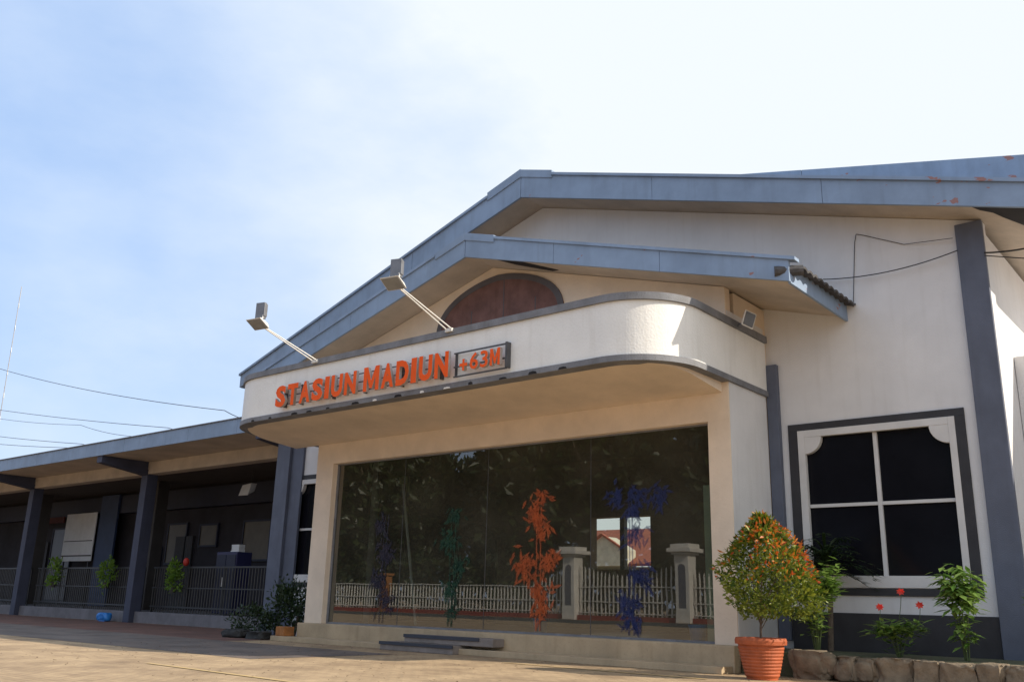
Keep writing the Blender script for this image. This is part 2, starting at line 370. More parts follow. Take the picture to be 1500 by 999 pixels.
# pilasters
def pilaster(x0, x1, y0, z0, z1): return box('pilaster', (x0, y0, z0), (x1, WY - .002, z1), M['pil'], bld, .01)
pilaster(-3.62, -3.185, WY - .1, 0.0, 7.58)
pilaster(-7.24, -7.02, WY - .12, 0.5, 5.55)
pilaster(-22.45, -21.85, WY - .18, 0.0, 7.2); pilaster(-21.845, -21.35, WY - .08, 0.0, 7.2)
box('plinth', (-7.0, WY - .05, 0), (-3.63, WY - .002, 1.0), M['dark'], bld, .005)

def window(x0, x1, z0, z1):
    """window with dark outer band, pale surround with quarter-round corners, cross bars"""
    pane = box('window', (x0 - .02, WY + .10, z0), (x1 + .02, WY + .115, z1), M['winglass'], bld)
    fr = MB(); y0, y1 = WY - .045, WY + .04
    fr.box((x0 - .13, y0, z0 - .2), (x0, y1, z1 + .13)); fr.box((x1, y0, z0 - .2), (x1 + .11, y1, z1 + .13))
    fr.box((x0, y0, z1), (x1, y1, z1 + .13)); fr.box((x0, y0, z0 - .2), (x1, y1, z0))
    r = 0.31
    for cx, sg in ((x0, 1), (x1, -1)):
        arc = [(cx + sg * r * math.cos(a), z1 - r * math.sin(a)) for a in [i * math.pi / 2 / 10 for i in range(11)]]
        poly = [(cx, z1)] + arc
        if sg > 0: poly = poly[::-1]
        fr.prism_y(poly, y0 + .004, y1 + .03)
    fr.build('surround', M['wframe'], pane, .006)
    mu = MB(); xm = (x0 + x1) / 2; zm = z0 + (z1 - z0) * .495
    mu.box((xm - .035, WY + .04, z0), (xm + .035, WY + .098, z1)); mu.box((x0, WY + .046, zm - .03), (xm - .035, WY + .094, zm + .03)); mu.box((xm + .035, WY + .046, zm - .03), (x1, WY + .094, zm + .03))
    mu.build('glazing_bar', M['wframe'], pane, .004)
    bd = MB(); o0, o1, t0, t1 = x0 - .31, x1 + .27, z0 - .33, z1 + .26
    bd.box((o0, WY - .035, t1 - .13), (o1, WY + .0, t1)); bd.box((o0, WY - .035, t0), (o0 + .17, WY, t1 - .13)); bd.box((o1 - .16, WY - .035, t0), (o1, WY, t1 - .13))
    bd.box((o0 + .17, WY - .035, t0), (o1 - .16, WY, t0 + .12))
    bd.build('border_band', M['dark'], pane, .004)
M['winglass'] = mat('dark_window_glass', (0.010, 0.010, 0.014), 0.12, 0.1, 2, spec=0.22)
window(-6.58, -4.08, 1.62, 4.10)
window(-21.58, -19.12, 1.62, 4.10)

# main roof: two thick slabs and their boards
def slope_slab(mbld, xa, xb, top, bot, y0, y1, dz0=0.0, dz1=0.0):
    mbld.prism_y([(xa, bot(xa) + dz0), (xb, bot(xb) + dz0), (xb, top(xb) + dz1), (xa, top(xa) + dz1)], y0, y1)
rf = MB(); slope_slab(rf, ML + .05, AX, mt, mb, 15.62, 24, .05, -.14); slope_slab(rf, AX, MR - .05, mt, mb, 15.62, 24, .05, -.14)
roof = rf.build('roof', M['soffit'], bld)
def boards(name, parent, m, x_from, x_to, top, bot, y, th, step, gap=.007, lift=0.0):
    b = MB(); n = max(1, round(abs(x_to - x_from) / step)); 
    for i in range(n):
        a = x_from + (x_to - x_from) * i / n; c = x_from + (x_to - x_from) * (i + 1) / n
        a += gap / 2 if c > a else -gap / 2; c -= gap / 2 if c > a else -gap / 2
        if a > c: a, c = c, a
        dy = random.uniform(-.002, .003)
        b.prism_y([(a, bot(a) + lift), (c, bot(c) + lift), (c, top(c)), (a, top(a))], y + dy, y + th + dy)
    return b.build(name, m, parent, .006)
boards('bargeboard', roof, M['fascia'], AX - .003, ML, lambda x: mt(x) - .05, mb, 15.55, .06, 3.4)
boards('bargeboard', roof, M['fascia'], AX + .003, MR, lambda x: mt(x) - .05, mb, 15.55, .06, 4.2)
cap = MB()
slope_slab(cap, AX - 1.05, AX, lambda x: mt(x) + .10, lambda x: mt(x) - .12, 15.52, 16.6); slope_slab(cap, AX, AX + .95, lambda x: mt(x) + .08, lambda x: mt(x) - .12, 15.52, 16.6)
cap.build('ridge_cap', M['fascia'], roof, .008)
drip = MB(); slope_slab(drip, ML - .03, AX - 1.05, lambda x: mt(x) + .015, lambda x: mt(x) - .05, 15.50, 24); slope_slab(drip, AX + .95, MR + .03, lambda x: mt(x) + .015, lambda x: mt(x) - .05, 15.50, 24)
drip.build('roof_sheet', M['fascia'], roof)
box('eave_board', (MR - .05, 15.61, mb(MR)), (MR + .01, 24, mt(MR) - .05), M['fascia'], roof); box('eave_board', (ML - .01, 15.61, mb(ML)), (ML + .05, 24, mt(ML) - .05), M['fascia'], roof)
# broken soffit corner, a dark panel painted as the unlit cavity
hole = MB()
def sz(x): return mb(x) + .05
pl = [(-3.22, 15.63), (-2.02, 15.63), (-2.02, 17.3), (-2.5, 16.75), (-2.82, 16.2), (-2.92, 15.98), (-3.1, 15.86)]
hole.add([(x, y, sz(x) - .004) for x, y in pl] + [(x, y, sz(x) - .012) for x, y in pl], [tuple(range(7)), tuple(range(13, 6, -1))] + [(i, (i + 1) % 7, (i + 1) % 7 + 7, i + 7) for i in range(7)])
hole.build('soffit_hole_panel', M['cavity'], roof)
# the higher hall roof behind, seen over the right slope
def rt(x): return 10.62 - 0.222 * (x + 9.38)
rr = MB(); slope_slab(rr, -12.0, -1.5, rt, lambda x: rt(x) - 1.5, 17.56, 24); rear = rr.build('rear_roof', M['soffit'], bld)
boards('bargeboard', rear, M['fascia'], -12.0, -1.45, lambda x: rt(x) + .01, lambda x: rt(x) - 1.45, 17.5, .06, 5.0)

# porch box: side walls, gable wall with arch, lintel, pillars, base
PB = 4.74
pw = MB()
pw.box((PX0, PY, .43), (-18.03, PY + .35, 4.24)); pw.box((-7.69, PY, .43), (PX1, PY + .35, 4.24))
pw.box((PX0, PY, 4.24), (PX1, PY + .35, 4.937))
pw.box((PX0, PY + .35, .43), (PX0 + .2, WY, 6.7)); pw.box((PX1 - .2, PY + .35, .43), (PX1, WY, 6.7))
PAX = -12.96
def pt(x): return 8.81 - 0.297 * abs(x - PAX)
def pb(x): return 8.30 - 0.284 * abs(x - PAX)
pw.prism_y([(PX0, PB + .2), (PX1, PB + .2), (PX1, pb(PX1) + .04), (PAX, pb(PAX) + .04), (PX0, pb(PX0) + .04)], PY, PY + .2)
porch = pw.build('porch_wall', M['cream'], bld, .004)
box('side_facing', (PX1 + .002, PY + .02, .43), (PX1 + .012, WY - .13, 6.28), M['white'], porch); box('side_facing', (PX0 - .012, PY + .02, .43), (PX0 - .002, WY - .2, 6.28), M['white'], porch)
arch_pts = []
for i in range(25):
    a = math.pi * i / 24; arch_pts.append((-12.78 + 1.86 * math.cos(a), 6.95 + (1.17 - .10 * abs(math.cos(a)) * math.sin(a)) * math.sin(a) ** .9))
am = MB(); am.prism_y([(-12.78 + 1.86, 6.2)] + arch_pts + [(-12.78 - 1.86, 6.2)], PY - .02, PY - .002)
aw = am.build('arch_panel', M['redwood'], porch)
ar = MB(); o_ = [(-12.78 + (x + 12.78) * .92, 6.95 + (z - 6.95) * .88) for x, z in arch_pts]
for i in range(24):
    q = [o_[i], arch_pts[i], arch_pts[i + 1], o_[i + 1]]
    ar.prism_y([(x, z) for x, z in q], PY - .03, PY - .021)
ar.build('arch_rim', M['grey_lintel'], aw)
for x in (-13.55, -12.6, -11.7): box('board_joint', (x, PY - .027, 6.3), (x + .022, PY - .0195, 7.4 if abs(x + 12.7) > .5 else 7.95), M['grey_lintel'], aw)
# base and steps
bs = MB(); bs.box((PX0, 14.55, 0), (PX1 + .02, 20.1, .43)); bs.build('base', M['base'], bld, .015)
box('step', (-19.15, 14.16, 0), (PX1 - .02, 14.548, .115), M['base'], bld, .01)
box('step', (-15.1, 13.98, 0.0), (-13.0, 14.54, .17), M['step'], bld, .012).name = 'step'
box('step', (-14.6, 14.2, .172), (-12.15, 14.545, .33), M['step'], bld, .012)
box('nosing', (-15.11, 13.955, .115), (-12.99, 13.978, .175), M['nosing'], bld)
box('nosing', (-14.61, 14.175, .27), (-12.5, 14.198, .335), M['nosing'], bld)
# glass front with bamboo stickers
M['glass'] = glassmat('shop_glass', (0.62, 0.66, 0.60, 1), 2.7, 1.5, 0.0)
gx0, gx1, gz0, gz1 = -18.03, -7.69, .43, 4.24
glass = MB().add([(gx0, 14.93, gz0), (gx1, 14.93, gz0), (gx1, 14.93, gz1), (gx0, 14.93, gz1)], [(0, 1, 2, 3)]).build('glass_front', M['glass'], bld)
gf = MB(); gf.box((gx0, 14.9, gz0), (gx1, 14.96, gz0 + .04)); gf.box((gx0, 14.9, gz1 - .03), (gx1, 14.96, gz1))
gf.box((gx0, 14.9, gz0 + .04), (gx0 + .05, 14.96, gz1 - .03)); gf.box((gx1 - .04, 14.9, gz0 + .04), (gx1, 14.96, gz1 - .03))
gf.build('frame', M['trim'], glass)
for x in (-15.62, -13.05, -10.36): box('joint', (x - .004, 14.924, gz0 + .041), (x + .004, 14.936, gz1 - .031), M['rail'], glass)
def bamboo(x, z0, z1, col, seed, clumps, nm):
    rnd = random.Random(seed); b = MB(); y = 14.915
    m = mat('bamboo_' + nm, col, 0.6, 0.2, 5)
    t_ = m.node_tree; tr_ = t_.nodes.new('ShaderNodeBsdfTransparent'); mx_ = t_.nodes.new('ShaderNodeMixShader'); mx_.inputs[0].default_value = .48
    t_.links.new(t_.nodes['Principled BSDF'].outputs[0], mx_.inputs[1]); t_.links.new(tr_.outputs[0], mx_.inputs[2]); t_.links.new(mx_.outputs[0], t_.nodes['Material Output'].inputs['Surface'])
    def blade(px, pz, a, ln, wd, k):
        dx, dz = math.cos(a), math.sin(a); nx, nz_ = -dz, dx; yy = y - .0006 * k
        b.add([(px, yy, pz), (px + dx * ln * .4 + nx * wd / 2, yy, pz + dz * ln * .4 + nz_ * wd / 2), (px + dx * ln, yy, pz + dz * ln), (px + dx * ln * .4 - nx * wd / 2, yy, pz + dz * ln * .4 - nz_ * wd / 2)], [(0, 3, 2, 1)])
    k = 0
    for off in (-.05, .06):
        z = z0; xx = x + off
        while z < z1 - .1:
            h = rnd.uniform(.25, .4); w_ = .035
            b.add([(xx - w_ / 2, y, z), (xx + w_ / 2, y, z), (xx + w_ / 2, y, min(z + h - .02, z1)), (xx - w_ / 2, y, min(z + h - .02, z1))], [(0, 1, 2, 3)])
            z += h; xx += rnd.uniform(-.015, .015)
    for cx, cz, r, n in clumps:
        for i in range(n):
            k = (k + 1) % 12
            px = cx + rnd.gauss(0, r * .38); pz = cz + rnd.gauss(0, r * .38)
            blade(px, pz, rnd.choice([rnd.uniform(-2.9, -.2), rnd.uniform(-2.3, -.8), rnd.uniform(0, 6.28)]), rnd.uniform(.14, .27), rnd.uniform(.05, .085), k + 1)
    return b.build('bamboo_sticker', m, glass)
bamboo(-11.62, .5, 3.25, (0.62, 0.12, 0.02), 3, [(-11.5, 3.15, .16, 16), (-11.75, 2.85, .35, 55), (-11.55, 2.5, .22, 35), (-11.95, 1.75, .38, 60), (-11.35, 1.85, .3, 45), (-11.6, 1.3, .35, 55), (-11.55, .9, .25, 25)], 'orange')
bamboo(-9.45, .5, 3.1, (0.012, 0.028, 0.15), 5, [(-9.75, 3.05, .2, 26), (-9.35, 3.1, .2, 26), (-8.85, 3.05, .3, 36), (-9.4, 2.75, .22, 26), (-9.35, 2.35, .28, 34), (-9.25, 1.6, .28, 44), (-9.5, 1.05, .3, 46), (-9.4, .75, .22, 20)], 'blue')
bamboo(-14.0, .5, 3.0, (0.006, 0.065, 0.028), 9, [(-13.95, 2.85, .22, 30), (-14.1, 2.3, .32, 50), (-13.8, 1.8, .28, 40), (-14.05, 1.3, .25, 34), (-13.95, .85, .2, 20)], 'green')
bamboo(-16.15, .5, 3.0, (0.030, 0.022, 0.05), 12, [(-16.3, 2.7, .25, 30), (-16.1, 2.1, .35, 55), (-16.3, 1.5, .3, 50), (-16.0, 1.0, .3, 34)], 'purple')

# rounded canopy over the entrance
CX0, CX1, CY, CR, CR0 = -19.75, -7.22, 12.42, 1.22, 1.5
def outline(off=0.0, z=None):
    p = []
    x0, x1, y0, yb = CX0 - off, CX1 + off, CY - off, WY - .13
    rr_ = CR + off; r0 = CR0 + off
    p.append((x1, yb))
    for i in range(0, 41):
        a = math.pi / 2 * i / 40; p.append((x1 - rr_ + rr_ * math.cos(a), y0 + rr_ - rr_ * math.sin(a)))
    for i in range(0, 19):
        a = math.pi / 2 * i / 18; p.append((x0 + r0 - r0 * math.sin(a), y0 + r0 - r0 * math.cos(a)))
    p.append((x0, yb)); return p
def band(name, m, z0, z1, off, th, parent):
    a = outline(off); b = outline(off - th); n = len(a); q = MB()
    q.v = [(x, y, z0) for x, y in a] + [(x, y, z1) for x, y in a] + [(x, y, z0) for x, y in b] + [(x, y, z1) for x, y in b]
    for i in range(n - 1):
        q.f += [(i + 1, i, i + n, i + 1 + n)[::-1], (i + 2 * n, i + 1 + 2 * n, i + 1 + 3 * n, i + 3 * n)[::-1], (i + n, i + 1 + n, i + 1 + 3 * n, i + 3 * n), (i, i + 2 * n, i + 1 + 2 * n, i + 1)]
    q.f += [(0, n, 3 * n, 2 * n), (n - 1, 3 * n - 1, 4 * n - 1, 2 * n - 1)]
    o = q.build(name, m, parent)
    bm = bmesh.new(); bm.from_mesh(o.data); bmesh.ops.recalc_face_normals(bm, faces=bm.faces); bm.to_mesh(o.data); bm.free()
    return o
canopy = band('canopy', M['canopy_white'], 5.032, 5.983, 0.0, .15, bld)
band('upper_trim', M['trim'], 5.985, 6.115, .05, .3, canopy)
band('lower_trim', M['trim'], 4.925, 5.03, .03, .3, canopy)
# chipped spots on the lower trim, where render has come away
rnd = random.Random(4)
for i in range(15):
    x = -18.2 + i * .68 + rnd.uniform(-.1, .1); 
    if x < -8.9:
        w1, h1 = rnd.uniform(.10, .26), rnd.uniform(.03, .06)
        MB().prism_y([(x, 4.93), (x + w1, 4.93), (x + w1 * .9, 4.93 + h1 * .7), (x + w1 * .55, 4.93 + h1), (x + w1 * .1, 4.93 + h1 * .8)], CY - .036, CY - .0305).build('chip', M['canopy_white'] if i in (6, 8, 9) else M['cavity'], canopy)
# roof deck and sloping soffit of the canopy
dk = outline(-.16); n = len(dk)
def csz(y): return 4.945 if y <= CY + .2 else 4.945 + (PB + .005 - 4.945) * min(1, (y - CY - .2) / (PY - CY - .2))
q = MB(); 
def ring(z): return z
dkf = [(x, min(y, PY - .002)) for x, y in dk]
nn = 14; ys = [CY + .16 + (PY - .004 - CY - .16) * i / nn for i in range(nn + 1)]
def xspan(y):
    def cx(side):
        xe = (CX1 - .16) if side > 0 else (CX0 + .16); r = (CR if side > 0 else CR0) - .16; yc_ = CY + (CR if side > 0 else CR0)
        if y >= yc_: return xe
        d = math.sqrt(max(0, r * r - (yc_ - y) ** 2)); return xe - side * (r - d)
    return cx(-1), cx(1)
for i, y in enumerate(ys):
    a, c = xspan(y); z = csz(y); q.v += [(a, y, z), (c, y, z), (a, y, 5.97), (c, y, 5.97)]
for i in range(nn):
    k = 4 * i; q.f += [(k, k + 4, k + 5, k + 1), (k + 2, k + 3, k + 7, k + 6), (k, k + 2, k + 6, k + 4), (k + 1, k + 5, k + 7, k + 3)]
q.f += [(0, 1, 3, 2), (4 * nn, 4 * nn + 2, 4 * nn + 3, 4 * nn + 1)]
q.box((PX1 + .014, PY - .002, 4.93), (CX1 - .155, WY - .13, 5.97)) if CX1 - .155 > PX1 + .02 else None
q.box((CX0 + .155, PY - .002, 4.93), (PX0 - .014, WY - .2, 5.97))
q.build('canopy_soffit', M['cream'], canopy)
# porch roof
pr = MB(); P0, P1 = -20.36, -5.62
slope_slab(pr, P0 + .05, PAX, pt, pb, 13.86, WY - .003, .05, -.22); slope_slab(pr, PAX, P1 - .05, pt, pb, 13.86, WY - .003, .05, -.22)
proof = pr.build('porch_roof', M['soffit'], bld)
boards('bargeboard', proof, M['fascia2'], PAX - .003, P0, lambda x: pt(x) - .04, pb, 13.8, .055, 3.7)
boards('bargeboard', proof, M['fascia2'], PAX + .003, P1, lambda x: pt(x) - .04, pb, 13.8, .055, 2.45)
cp = MB(); slope_slab(cp, PAX - .9, PAX, lambda x: pt(x) + .05, lambda x: pt(x) - .12, 13.77, 14.6); slope_slab(cp, PAX, PAX + .85, lambda x: pt(x) + .05, lambda x: pt(x) - .12, 13.77, 14.6)
cp.build('ridge_cap', M['fascia2'], proof, .008)
dr = MB(); slope_slab(dr, PAX + .85, P1 + .12, lambda x: pt(x) + .02, lambda x: pt(x) - .04, 13.76, 13.95); slope_slab(dr, P0 - .05, PAX - .9, lambda x: pt(x) + .02, lambda x: pt(x) - .04, 13.76, 13.95)
dr.build('drip_strip', M['fascia2'], proof)
box('eave_board', (P1 - .05, 13.857, pb(P1) - .02), (P1, WY - .004, pb(P1) + .30), M['fascia2'], proof, .006); box('eave_board', (P0, 13.857, pb(P0) - .02), (P0 + .05, WY - .004, pb(P0) + .30), M['fascia2'], proof, .006)
# pantile sheets, waves running down the slope
for (xa, xb) in ((PAX, P1 + .17), (PAX, P0 - .17)):
    tl = MB(); ny = 120; rows = 9
    for j in range(ny + 1):
        y = 13.96 + (WY - .01 - 13.96) * j / ny; wv = .055 * abs(math.sin(math.pi * (y - 13.96) / .235)) ** .7
        for i in range(rows * 2):
            t = (i // 2 + (i % 2)) / rows; x = xa + (xb - xa) * t
            tl.v.append((x, y, pt(x) - .16 + wv + (.035 if i % 2 else 0.0)))
    m_ = rows * 2
    for j in range(ny):
        for i in range(m_ - 1):
            a = j * m_ + i; tl.f.append((a, a + 1, a + 1 + m_, a + m_) if xb > xa else (a, a + m_, a + 1 + m_, a + 1))
    o = tl.build('roof_tiles', M['tile'], proof); sl = o.modifiers.new('thick', 'SOLIDIFY'); sl.thickness = .035; sl.offset = -1
# broken end of the tiles at the front corner
bt = MB(); bt.tube([(P1 - .25, 13.79, pt(P1) - .2), (P1 + .16, 14.0, pt(P1) - .2)], .09, 10); bt.build('verge_tile', M['tile'], proof)
ph = MB(); pl = [(-12.3, 13.87), (-11.7, 13.87), (-10.9, 14.5), (-11.15, 14.62), (-11.9, 14.3)]
ph.add([(x, y, pb(x) + .046) for x, y in pl] + [(x, y, pb(x) + .038) for x, y in pl], [tuple(range(5)), tuple(range(9, 4, -1))] + [(i, (i + 1) % 5, (i + 1) % 5 + 5, i + 5) for i in range(5)])
ph.build('soffit_hole_panel', M['cavity'], proof)  # dark panel painted as an unlit gap in the porch soffit

# set-back wing at the right end
wing = empty('side_wing', (2.4, 17.65, 0), 'set-back pale wing joining the main hall beyond the slate pilaster at right', 'building')
MB().box((-3.19, 17.65, 0), (8.0, 24, 5.3)).build('wall', M['white'], wing); MB().box((-3.19, 17.66, 5.301), (8.2, 24.2, 5.42)).build('roof', M['white'], wing)
MB().box((-2.2, 17.61, 1.2), (-.4, 17.649, 3.6)).build('window', M['winglass'], wing)
# lobby
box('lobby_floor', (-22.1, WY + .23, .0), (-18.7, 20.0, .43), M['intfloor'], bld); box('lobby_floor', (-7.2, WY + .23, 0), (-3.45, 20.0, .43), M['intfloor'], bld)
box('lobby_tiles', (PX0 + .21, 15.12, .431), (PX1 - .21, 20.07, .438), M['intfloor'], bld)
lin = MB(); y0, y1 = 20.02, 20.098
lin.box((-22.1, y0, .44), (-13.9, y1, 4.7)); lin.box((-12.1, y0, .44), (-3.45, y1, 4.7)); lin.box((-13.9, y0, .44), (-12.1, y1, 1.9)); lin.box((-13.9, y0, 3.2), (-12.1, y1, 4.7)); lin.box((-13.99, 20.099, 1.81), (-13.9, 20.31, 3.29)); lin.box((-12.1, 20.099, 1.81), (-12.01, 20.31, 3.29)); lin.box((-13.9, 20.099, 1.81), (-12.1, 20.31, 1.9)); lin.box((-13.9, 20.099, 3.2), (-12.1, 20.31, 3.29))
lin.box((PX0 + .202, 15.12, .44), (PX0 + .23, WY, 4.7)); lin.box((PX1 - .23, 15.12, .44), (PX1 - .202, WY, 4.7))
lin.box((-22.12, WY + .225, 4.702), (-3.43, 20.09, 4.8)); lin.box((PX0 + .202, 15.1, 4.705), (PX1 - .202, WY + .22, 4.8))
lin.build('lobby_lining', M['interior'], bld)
# dark arched doorway, window mullion and pale partition of the lobby
ad_ = MB(); pts = [(-18.0 + .0, .44), (-17.9, .44), (-17.9, 2.5)] ; 
pa = [(-18.85, .44), (-17.05, .44), (-17.05, 2.4)] + [(-17.95 + .9 * math.cos(a), 2.4 + .8 * math.sin(a)) for a in [math.pi * i / 14 for i in range(1, 14)]] + [(-18.85, 2.4)]
ad_.prism_y(pa, 19.98, 20.015).build('arched_door', M['cavity'], bld)
wm = MB(); wm.box((-13.05, 20.1, 1.9), (-12.92, 20.25, 3.2)); wm.build('mullion', M['navy'], bld)
M['curtain'] = mat('pale_green_curtain', (0.36, 0.45, 0.36), 0.8, 0.08, 3)
M['paneltan'] = mat('brown_partition', (0.06, 0.055, 0.055), 0.8, 0.12, 2)
box('curtain', (-7.98, 15.05, .46), (-7.74, 15.08, 3.15), M['curtain'], bld)
box('partition', (-20.6, 19.2, .44), (-19.95, 19.25, 4.6), M['paneltan'], bld)

# ------------------------------------------------------------------ name sign
sign = empty('name_sign', (-13.8, CY - .1, 5.07), 'raised orange capital letters on a dark rail frame along the white canopy face', 'sign')
def glyph(ch, name, x0, x1, z0, z1, m, depth=.07, y=None, bold=.035):
    y = CY - .16 if y is None else y
    if ch == 'M':
        pts = [(0, 0), (.23, 0), (.23, .58), (.43, .10), (.57, .10), (.77, .58), (.77, 0), (1, 0), (1, 1), (.74, 1), (.5, .42), (.26, 1), (0, 1)]
        o = MB().prism_y([(x0 + u * (x1 - x0), z0 + v * (z1 - z0)) for u, v in pts], y - depth / 2, y + depth / 2).build(name, m, sign)
        o.data.materials.append(M['lettersides'])
        for p in o.data.polygons:
            if abs(p.normal.y) < .5: p.material_index = 1
        return o
    cu = bpy.data.curves.new('glyph', 'FONT'); cu.body = ch; cu.size = 1.0; cu.offset = bold; cu.fill_mode = 'BOTH'; cu.extrude = 0.5; cu.resolution_u = 3
    to = bpy.data.objects.new('glyph', cu); COL.objects.link(to)
    bpy.context.view_layer.update()
    me = bpy.data.meshes.new_from_object(to.evaluated_get(bpy.context.evaluated_depsgraph_get()))
    bpy.data.objects.remove(to)
    xs = [v.co.x for v in me.vertices]; ys_ = [v.co.y for v in me.vertices]
    ax, bx_, ay, by_ = min(xs), max(xs), min(ys_), max(ys_)
    inv = world_of(sign).inverted()
    for v in me.vertices:
        px = x0 + (v.co.x - ax) / (bx_ - ax) * (x1 - x0); pz = z0 + (v.co.y - ay) / (by_ - ay) * (z1 - z0); py = y - v.co.z * depth
        v.co = inv @ Vector((px, py, pz))
    me.name = name; me.materials.append(m); me.materials.append(M['lettersides'])
    for p in me.polygons:
        if abs(p.normal.y) < .5: p.material_index = 1
    o = bpy.data.objects.new(name, me); COL.objects.link(o); o.parent = sign
    return o
M['lettersides'] = mat('letter_side', (0.48, 0.42, 0.40), 0.6, 0.1, 6)
def word(txt, x0, x1, z0, z1, narrow=.14, gapf=.09, bold=.035):
    ws = [narrow if c == 'I' else (.44 if c == 'M' else .34) for c in txt]; gap = gapf * (x1 - x0) / len(txt)
    k = ((x1 - x0) - gap * (len(txt) - 1)) / sum(ws); x = x0
    for c, w_ in zip(txt, ws):
        glyph(c, 'letter', x, x + w_ * k, z0, z1, M['orange'], bold=.022 if c == 'M' else bold); x += w_ * k + gap
word('STASIUN', -17.17, -14.43, 5.11, 5.60, gapf=.16, bold=.05)
word('MADIUN', -14.20, -11.79, 5.11, 5.62, gapf=.16, bold=.05)
glyph('+', 'plus_sign', -11.50, -11.30, 5.18, 5.40, M['orange'], bold=.03)
for c, a, b_ in (('6', -11.24, -11.03), ('3', -10.98, -10.79), ('M', -10.74, -10.50)): glyph(c, 'letter', a, b_, 5.17, 5.49, M['orange'], bold=.018)
rl = MB()
for z in (5.17, 5.36, 5.54): rl.box((-17.0, CY - .10, z), (-11.95, CY - .085, z + .022))
for z in (5.10, 5.29, 5.56): rl.box((-11.74, CY - .10, z), (-10.42, CY - .07, z + .025))
for x in (-11.74, -10.44): rl.box((x, CY - (.06 if x < -11 else .12), 5.12), (x + (.02 if x < -11 else .04), CY - .003, 5.60))
for x in (-17.0, -16.4, -15.3, -14.3, -13.2, -12.1): rl.box((x, CY - .085, 5.12), (x + .03, CY - .003, 5.58))
rl.build('rail_frame', M['rail'], sign)

# ------------------------------------------------------------------ floodlights
def floodlight(base, head, label, rz):
    """two thin rods to a flat lamp head with a control box standing on it"""
    t = empty('floodlight', base, label, 'floodlight', 'long armed floodlights over the canopy', 0)
    b = Vector(base); h = Vector(head)
    for off in (-.05, .05):
        MB().tube([b + Vector((off * 1.3, 0, .02)), h + Vector((off * .35, 0.02, 0))], .014, 6).build('arm', M['whitemetal'], t)
    MB().box(b + Vector((-.09, -.03, -.03)), b + Vector((.09, .05, .04))).build('bracket', M['whitemetal'], t, .005)
    mrot = Matrix.Translation(h) @ Matrix.Rotation(rz, 4, 'Z') @ Matrix.Rotation(R_(-28), 4, 'X')
    def tr(mb_): mb_.v = [tuple(mrot @ Vector(p)) for p in mb_.v]; return mb_
    hd = MB(); w_, d_ = .21, .17
    hd.hexa([(-w_, -d_, -.02), (w_, -d_, -.02), (w_, d_, -.02), (-w_, d_, -.02), (-w_ * .7, -d_ * .6, .06), (w_ * .7, -d_ * .6, .06), (w_ * .7, d_ * .7, .09), (-w_ * .7, d_ * .7, .09)])
    hb = tr(hd).build('lamp_housing', M['whitemetal'], t, .008)
    tr(MB().box((-w_ * .88, -d_ * .85, -.034), (w_ * .88, d_ * .85, -.022))).build('lens', M['lens'], hb)
    bx = MB(); m2 = Matrix.Translation(h + Vector((.03, .03, .10))) @ Matrix.Rotation(rz + R_(8), 4, 'Z')
    bx.box((-.11, -.045, 0), (.11, .045, .36)); bx.box((.112, -.055, .05), (.125, .055, .33))
    bx.v = [tuple(m2 @ Vector(p)) for p in bx.v]; bx.build('control_box', M['greymetal'], t, .006)
    MB().tube([h + Vector((-.15, 0, .0)), h + Vector((-.13, .02, .17)), h + Vector((.13, .02, .17)), h + Vector((.15, 0, .0))], .012, 6).build('yoke', M['whitemetal'], t)
    return t
M['lensdark'] = mat('dark_lamp_glass', (0.10, 0.10, 0.11), 0.15, 0.1, 5)
M['lens'] = mat('lamp_glass', (0.30, 0.31, 0.32), 0.15, 0.1, 5)
floodlight((-16.02, CY - .07, 6.05), (-16.20, 10.9, 6.60), 'left long-armed floodlight, its twin rods rising above the start of the orange letters', R_(10))
floodlight((-11.93, CY - .07, 6.08), (-12.02, 10.9, 6.66), 'right of the two long-armed floodlights, its head hanging in front of the blue roof edge', R_(12))
t = empty('floodlight', (-7.15, 15.2, 6.0), 'small floodlight without an arm, fixed at the rounded right corner of the canopy', 'floodlight')
c0 = Vector((-6.92, 14.9, 6.06)); mrot = Matrix.Translation(c0) @ Matrix.Rotation(R_(62), 4, 'Z') @ Matrix.Rotation(R_(10), 4, 'X') @ Matrix.Rotation(R_(14), 4, 'Y')
hb = MB().hexa([(-.13, -.08, -.15), (.13, -.08, -.15), (.09, .0, -.10), (-.09, .0, -.10), (-.13, -.08, .15), (.13, -.08, .15), (.09, .0, .10), (-.09, .0, .10)])
hb.v = [tuple(mrot @ Vector(p)) for p in hb.v]; hbo = hb.build('lamp_housing', M['whitemetal'], t, .008)
ln = MB().box((-.105, -.092, -.125), (.105, -.082, .125)); ln.v = [tuple(mrot @ Vector(p)) for p in ln.v]; ln.build('lens', M['lensdark'], hbo)
MB().tube([(-7.2, 15.1, 6.04), (-7.05, 15.0, 6.03), c0], .03, 8).build('bracket', M['greymetal'], t)

